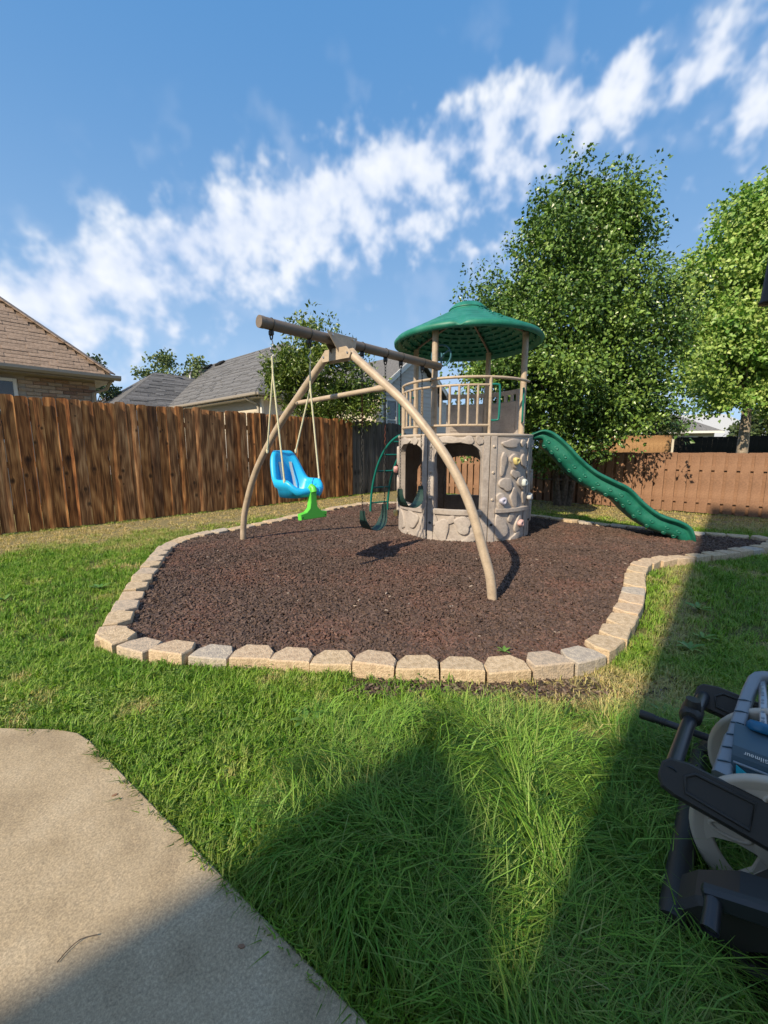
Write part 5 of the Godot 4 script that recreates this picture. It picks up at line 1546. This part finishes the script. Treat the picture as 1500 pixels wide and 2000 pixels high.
	tm.font = sf; tm.font_size = 24; tm.pixel_size = 0.0006; tm.depth = 0.001
	var nrm = Vector3(0, 0.66, 0.75).normalized()
	var xx = Vector3(-1, 0, 0); var yy = nrm.cross(xx)
	part(bo, "lettering", tm, M.white, Transform3D(Basis(xx, yy, nrm), RL(0.145, 0.360, 0.4385) - O + nrm * 0.008))

# ---------------------------------------------------------------- grass
func blade_tuft(n, len, wid, spread, lean, seed_):
	var r := RandomNumberGenerator.new(); r.seed = seed_
	var b = MB.new(); b.colored = true
	for i in n:
		var a = r.randf() * TAU if len < 0.1 else r.randfn() * 0.75
		var o = Vector3(r.randf_range(-1, 1), 0, r.randf_range(-1, 1)) * spread
		var dir = Vector3(cos(a), 0, sin(a))
		var sd = Vector3(-sin(a), 0, cos(a)).rotated(Vector3.UP, r.randf_range(-0.8, 0.8))
		var l = len * r.randf_range(0.55, 1.2); var ln = lean * r.randf_range(0.3, 1.3)
		var g = r.randf_range(0.72, 1.25)
		b.col = Color(g * r.randf_range(0.9, 1.2), g, g * r.randf_range(0.8, 1.1))
		var p0 = o; var p1 = o + Vector3(0, l * 0.5, 0) + dir * l * ln * 0.28; var p2 = o + Vector3(0, l * (0.92 - 0.4 * ln), 0) + dir * l * ln * 0.95
		var w = wid * r.randf_range(0.7, 1.3)
		var n1 = (Vector3.UP * 0.75 + dir * -0.4 + sd.cross(Vector3.UP) * 0.25).normalized()
		var base = b.v.size()
		for q in [[p0, 1.0], [p1, 0.85]]:
			b.vert(q[0] - sd * w * q[1], n1); b.vert(q[0] + sd * w * q[1], n1)
		b.vert(p2, n1)
		b.ix.append_array([base, base + 2, base + 1, base + 1, base + 2, base + 3, base + 2, base + 4, base + 3])
	return b.mesh()
func dist_left_fence(x, d):   # metres from the left fence towards the yard
	return Vector2(x + 5.746, d - 6.005).dot(Vector2(0.742, -0.67))
func dist_right_fence(x, d):
	return -Vector2(x - 0.724, d - 12.77).dot(Vector2(0.634, 0.773))
var tl := FastNoiseLite.new()
func straw_at(x, d, n, n2):   # share of dead, straw-coloured grass at a place
	var lf = dist_left_fence(x, d); var rf = dist_right_fence(x, d)
	var st = 1.1 * smooth(1.95, 0.95, lf + n * 0.6 + n2 * 0.3) * smooth(0.0, 0.2, lf)
	st = maxf(st, 0.85 * smooth(1.5, 0.6, absf(rf - 0.8) + n * 0.7) * smooth(2.6, 3.8, x))
	st = maxf(st, 0.85 * smooth(0.42, 0.05, absf(d - 2.0) + n * 0.3) * smooth(0.2, 0.9, x) * smooth(2.0, 1.4, x))
	st = maxf(st, 0.6 * smooth(0.22, 0.0, absf(Vector2(x - 1.9, d - 2.6).dot(Vector2(0.8, -0.6)) - 0.05) + n * 0.15) * smooth(2.2, 2.5, d) * smooth(4.6, 4.2, d))
	st = maxf(st, 0.4 * smooth(4.8, 5.6, d + n) * smooth(-2.0, -2.8, x))
	st = maxf(st, 0.75 * smooth(0.28, 0.6, n * 0.9 + n2 * 0.5))
	return st
func build_grass():
	var g = thing("lawn_grass", "mown green lawn grass with straw-coloured dry patches around the bed", "grass", Vector3.ZERO)
	g.set_meta("kind", "stuff")
	var long_t = []; var short_t = []; var far_t = []
	for k in 3:
		long_t.append(blade_tuft(12, 0.17, 0.0019, 0.04, 1.05, 500 + k))
		short_t.append(blade_tuft(12, 0.062, 0.0021, 0.03, 0.8, 510 + k))
		far_t.append(blade_tuft(16, 0.055, 0.0036, 0.06, 0.8, 520 + k))
	var xs = []; var cs = []
	for k in 9: xs.append([]); cs.append([])
	# zones: x range, d range, tufts, kind
	for z in [[-2.6, 2.8, 0.35, 2.5, 34000, 0], [-7.0, -1.2, 1.6, 6.5, 24000, 1], [1.0, 7.0, 2.0, 7.0, 19000, 1], [-7.0, 10.0, 4.5, 12.8, 26000, 2], [9.0, 22.0, 9.0, 22.0, 6000, 2]]:
		for i in z[4]:
			var x = rng.randf_range(z[0], z[1]); var d = rng.randf_range(z[2], z[3])
			var kind = z[5]
			if kind == 0 and (x > 2.8 or x < -2.6): continue
			if kind == 1 and d < 2.5 and x > -2.6 and x < 2.8: continue
			if kind == 2 and z[4] == 26000:
				if d < 6.5 and x < -1.2 : continue
				if d < 7.0 and x > 1.0 and x < 7.0: continue
				if dist_left_fence(x, d) < -0.3 or dist_right_fence(x, d) < -1.5: continue
			if kind == 1 and dist_left_fence(x, d) < -0.05: continue
			var p = Vector2(x, d)
			if Geometry2D.is_point_in_polygon(p, BED_OUT): continue
			if Geometry2D.is_point_in_polygon(p, PATIO): continue
			# straw: near the left fence, round the bed and in patches
			var n = tl.get_noise_2d(x, d); var n2 = tl.get_noise_2d(x * 2.7 + 30.0, d * 2.7)
			var straw = straw_at(x, d, n, n2)
			if d < 1.5: straw *= 0.5
			straw = clampf(straw + rng.randf_range(-0.25, 0.25), 0.0, 1.0)
			if straw > 0.6 and rng.randf() < 0.35: continue
			var rl = Vector2(x - 0.72, d - 0.88)
			var rv = rl.dot(Vector2(0.742, -0.67)); var ru = rl.dot(Vector2(0.67, 0.742))
			if rv > -0.05 and rv < 0.5 and ru > -0.04 and ru < 0.9 and rng.randf() < 0.72: continue
			# bare strip of spilled mulch before the front blocks
			if x > -0.2 and x < 1.2 and d > 1.95 + 0.08 * n + 0.05 * n2 and rng.randf() < 0.88: continue
			var lush = smooth(1.95, 1.3, d + n * 0.3) * smooth(-0.5, 0.0, x + n2 * 0.25) if kind == 0 else 0.0
			var k = rng.randi() % 3
			var long = kind == 0 and rng.randf() < lush and not Geometry2D.is_point_in_polygon(p, PATIO_NEAR) and d < 1.85 + 0.1 * n
			var sl = k + (0 if long else (3 if kind < 2 else 6))
			var dir = tl.get_noise_2d(x * 0.8 + 70.0, d * 0.8) * 9.0 + rng.randf_range(-0.7, 0.7) if long else rng.randf() * TAU
			var sc = rng.randf_range(0.7, 1.25) * (1.0 if long else (1.0 + 0.35 * n2)) * (1.0 - 0.35 * straw)
			xs[sl].append(Transform3D(Basis(Vector3.UP, dir) * Basis(Vector3.RIGHT, rng.randf_range(-0.25, 0.25)).scaled(Vector3(1, 1, 1) * sc), P(x, -0.003, d)))
			var gc = Color(.13, .30, .018).lerp(Color(.27, .45, .038), clampf(0.5 + n * 0.7 + rng.randf_range(-.3, .3), 0, 1))
			if long: gc = Color(.10, .265, .026).lerp(Color(.23, .42, .05), rng.randf())
			cs[sl].append(gc.lerp(Color(.74, .57, .29) * rng.randf_range(0.75, 1.15), straw))
	# clover and creeping broad leaves, thickest near the patio corner
	var cl = []
	for k in 2:
		var b = MB.new(); b.colored = true
		for i in 14:
			var c = Vector3(rng.randf_range(-1, 1), 0, rng.randf_range(-1, 1)) * 0.045 + Vector3(0, rng.randf_range(0.015, 0.05), 0)
			var gq = rng.randf_range(0.7, 1.25); b.col = Color(gq, gq, gq)
			var tilt = Basis.from_euler(Vector3(rng.randf_range(-.6, .6), rng.randf() * TAU, rng.randf_range(-.6, .6)))
			var le = rng.randf_range(0.0035, 0.009)
			var q5 = []
			for j in 6: q5.append(c + tilt * Vector3(cos(TAU * j / 6) * le, 0.002 * (j % 2), sin(TAU * j / 6) * le * 0.7))
			for j in range(1, 5): b.tri(q5[0], q5[j + 1], q5[j])
		cl.append(b.mesh())
	var cx = [[], []]; var cc2 = [[], []]
	for i in 1500:
		var x = rng.randf_range(-3.2, 0.3); var d = rng.randf_range(0.9, 2.3)
		var p = Vector2(x, d)
		if Geometry2D.is_point_in_polygon(p, PATIO) or Geometry2D.is_point_in_polygon(p, BED_OUT): continue
		if tl.get_noise_2d(x * 1.4 + 50.0, d * 1.4) < rng.randf_range(-0.1, 0.3) and not (x < -1.2 and d < 1.95): continue
		cx[i % 2].append(Transform3D(Basis(Vector3.UP, rng.randf() * TAU).scaled(Vector3.ONE * rng.randf_range(0.7, 1.3)), P(x, 0.0, d)))
		cc2[i % 2].append(Color(.10, .20, .025).lerp(Color(.24, .36, .06), rng.randf()))
	for k in 2: multi(g, "clover_leaves", cl[k], cx[k], cc2[k], M.grass)
	# blades that lean over the patio edge
	for i in 420:
		var e0 = PATIO[1] if i % 3 else PATIO[4]; var e1 = PATIO[2] if i % 3 else PATIO[5]
		var q = e0.lerp(e1, rng.randf() * (1.0 if i % 3 else 0.45)); var dv = (e1 - e0).normalized(); var ou = Vector2(-dv.y, dv.x)
		if Geometry2D.is_point_in_polygon(q + ou * 0.1, PATIO): ou = -ou
		q += ou * rng.randf_range(0.0, 0.03)
		var k = rng.randi() % 3
		var lean = Basis(P(dv.x, 0, dv.y).normalized(), rng.randf_range(-0.25, 0.25))
		xs[3 + k].append(Transform3D(lean * Basis(Vector3.UP, rng.randf() * TAU).scaled(Vector3.ONE * rng.randf_range(0.6, 1.3)), P(q.x, 0.0, q.y)))
		cs[3 + k].append(Color(.11, .235, .02).lerp(Color(.24, .34, .04), rng.randf()))
	for k in 3:
		multi(g, "long_blades", long_t[k], xs[k], cs[k], M.grass)
		multi(g, "short_blades", short_t[k], xs[3 + k], cs[3 + k], M.grass)
		multi(g, "far_blades", far_t[k], xs[6 + k], cs[6 + k], M.grass)

# ---------------------------------------------------------------- weeds and other small things
func weed(called, label, at, n, len, seed_, group):
	var r := RandomNumberGenerator.new(); r.seed = seed_
	var t = thing(called, label, "weed", at, group)
	for i in n:
		var a = TAU * i / n + r.randf_range(-0.4, 0.4)
		var l = len * r.randf_range(0.7, 1.2); var rise = r.randf_range(0.35, 0.9)
		var dir = Vector3(cos(a), 0, sin(a)); var sd = Vector3(-sin(a), 0, cos(a))
		var rows = []
		for k in 7:
			var u = k / 6.0
			var c = dir * l * u + Vector3(0, l * rise * (u - 0.45 * u * u) + 0.02, 0)
			var w = l * 0.17 * sin(PI * clampf(u * 0.9 + 0.08, 0, 1)) * (1.0 + 0.25 * sin(k * 2.6))
			rows.append(PackedVector3Array([c - sd * w + Vector3(0, w * 0.3, 0), c, c + sd * w + Vector3(0, w * 0.3, 0)]))
		var b = MB.new(); b.colored = true; b.col = Color(.085, .20, .03).lerp(Color(.15, .27, .05), r.randf())
		b.grid(rows)
		part(t, "leaf", b, M.leaf)
func build_small():
	var i = 0
	for q in [[0.62, 1.72, 7, .09, "pale broadleaf weed standing in the sunlit grass left of the shadow edge"], [0.75, 1.66, 6, .08, "small weed beside the pale weed by the shadow edge"], [-0.36, 1.75, 7, .085, "small weed in the grass below the third front block from left"], [0.72, 1.42, 6, .08, "weed in the narrow sunlit wedge between the two shadows"], [1.95, 2.45, 7, .10, "leafy weed in shade beside the curving right row of blocks"], [2.15, 2.6, 6, .09, "weed in shade just beyond the leafy weed right of blocks"], [2.5, 3.1, 7, .1, "farthest shaded weed right of the block edging"], [1.35, 1.80, 6, .09, "shaded weed above the hose reel handle rod"], [1.5, 1.62, 7, .1, "broad weed behind the far arm of the hose reel"], [1.42, 1.35, 6, .1, "weed between the hose reel cross tube and beige disc"], [-2.6, 3.6, 7, .1, "weed on the left lawn nearest the side blocks"], [-3.2, 3.3, 6, .1, "weed on the left lawn nearest the picket fence"], [-0.15, 1.35, 6, .07, "tiny weed near the tip of the canopy shadow"], [-2.2, 2.1, 6, .08, "weed on the left lawn above the patio corner"], [1.15, 1.5, 6, .09, "weed in shade left of the hose reel rod grip"]]:
		weed("broadleaf_weed", q[4], P(q[0], 0, q[1]), q[2], q[3], 800 + i, "broadleaf weeds in the lawn")
		i += 1
	weed("green_sprout", "small bright green sprout in the mulch behind the front blocks", P(0.74, 0.03, 2.36), 5, 0.055, 850, "")
	var tw = thing("dry_stem", "thin curved dry stem lying on the sunlit patio slab", "stem", P(-0.77, 0.037, 0.86))
	var ts = MB.new(); ts.tube(curve([Vector3(-0.03, 0.002, 0.035), Vector3(-0.022, 0.003, 0.01), Vector3(-0.005, 0.004, -0.012), Vector3(0.03, 0.003, -0.022)], 14), 0.0013, 5); part(tw, "stalk", ts, M.bark)
	for q in [[-0.44, 1.18, "small brown leaf scrap on patio near the slab edge"], [-0.36, 0.86, "small tan leaf scrap in the shaded part of patio"], [-0.98, 1.32, "tiny dark leaf scrap on the sunlit middle of patio"]]:
		var lf = thing("leaf_scrap", q[2], "leaf", P(q[0], 0.036, q[1]))
		var b2 = MB.new(); b2.extrude([Vector2(-0.009, 0), Vector2(-0.002, -0.005), Vector2(0.008, -0.003), Vector2(0.011, 0.001), Vector2(0.003, 0.005), Vector2(-0.005, 0.004)], Transform3D(Basis(Vector3(0, 1, 0), q[0] * 9.0) * Basis(Vector3.RIGHT, -PI * 0.5), Vector3.ZERO), 0.002, 0.0005)
		part(lf, "blade", b2, M.fence_paint)
	# mulch crumbs spilled on the lawn before the blocks
	var sp = thing("spilled_mulch", "brown mulch crumbs and pebbles spilled before the front row of blocks", "mulch", P(0.4, 0, 2.0))
	sp.set_meta("kind", "stuff")
	var b = MB.new(); b.box(T(Vector3.ZERO), Vector3(0.028, 0.008, 0.013), 0.003)
	var xs = []; var cs = []
	for k in 1500:
		xs.append(Transform3D(Basis.from_euler(Vector3(rng.randf_range(-.4, .4), rng.randf() * TAU, rng.randf_range(-.4, .4))).scaled(Vector3.ONE * rng.randf_range(0.4, 1.1)), P(rng.randfn(0.08, 0.42), 0.006 + rng.randf() * 0.012, rng.randfn(0.03, 0.06))))
		cs.append([Color(.055, .034, .026), Color(.10, .06, .042), Color(.04, .026, .02), Color(.20, .15, .11)][rng.randi() % 4])
	multi(sp, "crumbs", b.mesh(), xs, cs, M.mulch)
	# unidentified dark hanging thing at the right edge of the picture, on its hook pole
	var ph = thing("hanging_object", "dark narrow hanging object at the right picture edge before the maple", "unknown_item", P(3.07, 0, 2.9))
	var po = MB.new(); po.tube(curve([Vector3(0.0, -0.1, 0), Vector3(0.0, 1.2, 0), Vector3(0.0, 2.55, 0), Vector3(-0.06, 2.75, 0), Vector3(-0.25, 2.82, 0), Vector3(-0.44, 2.76, 0), Vector3(-0.515, 2.62, 0)], 40), 0.009, 8); part(ph, "hook_pole", po, M.hook)
	var fe = MB.new(); fe.lathe([Vector2(0.001, 2.23), Vector2(0.05, 2.235), Vector2(0.055, 2.25), Vector2(0.045, 2.26), Vector2(0.033, 2.5), Vector2(0.036, 2.55), Vector2(0.02, 2.61), Vector2(0.001, 2.62)], 20)
	part(ph, "hanging_tube", fe, M.hook, T(Vector3(-0.515, 0.0, 0)))
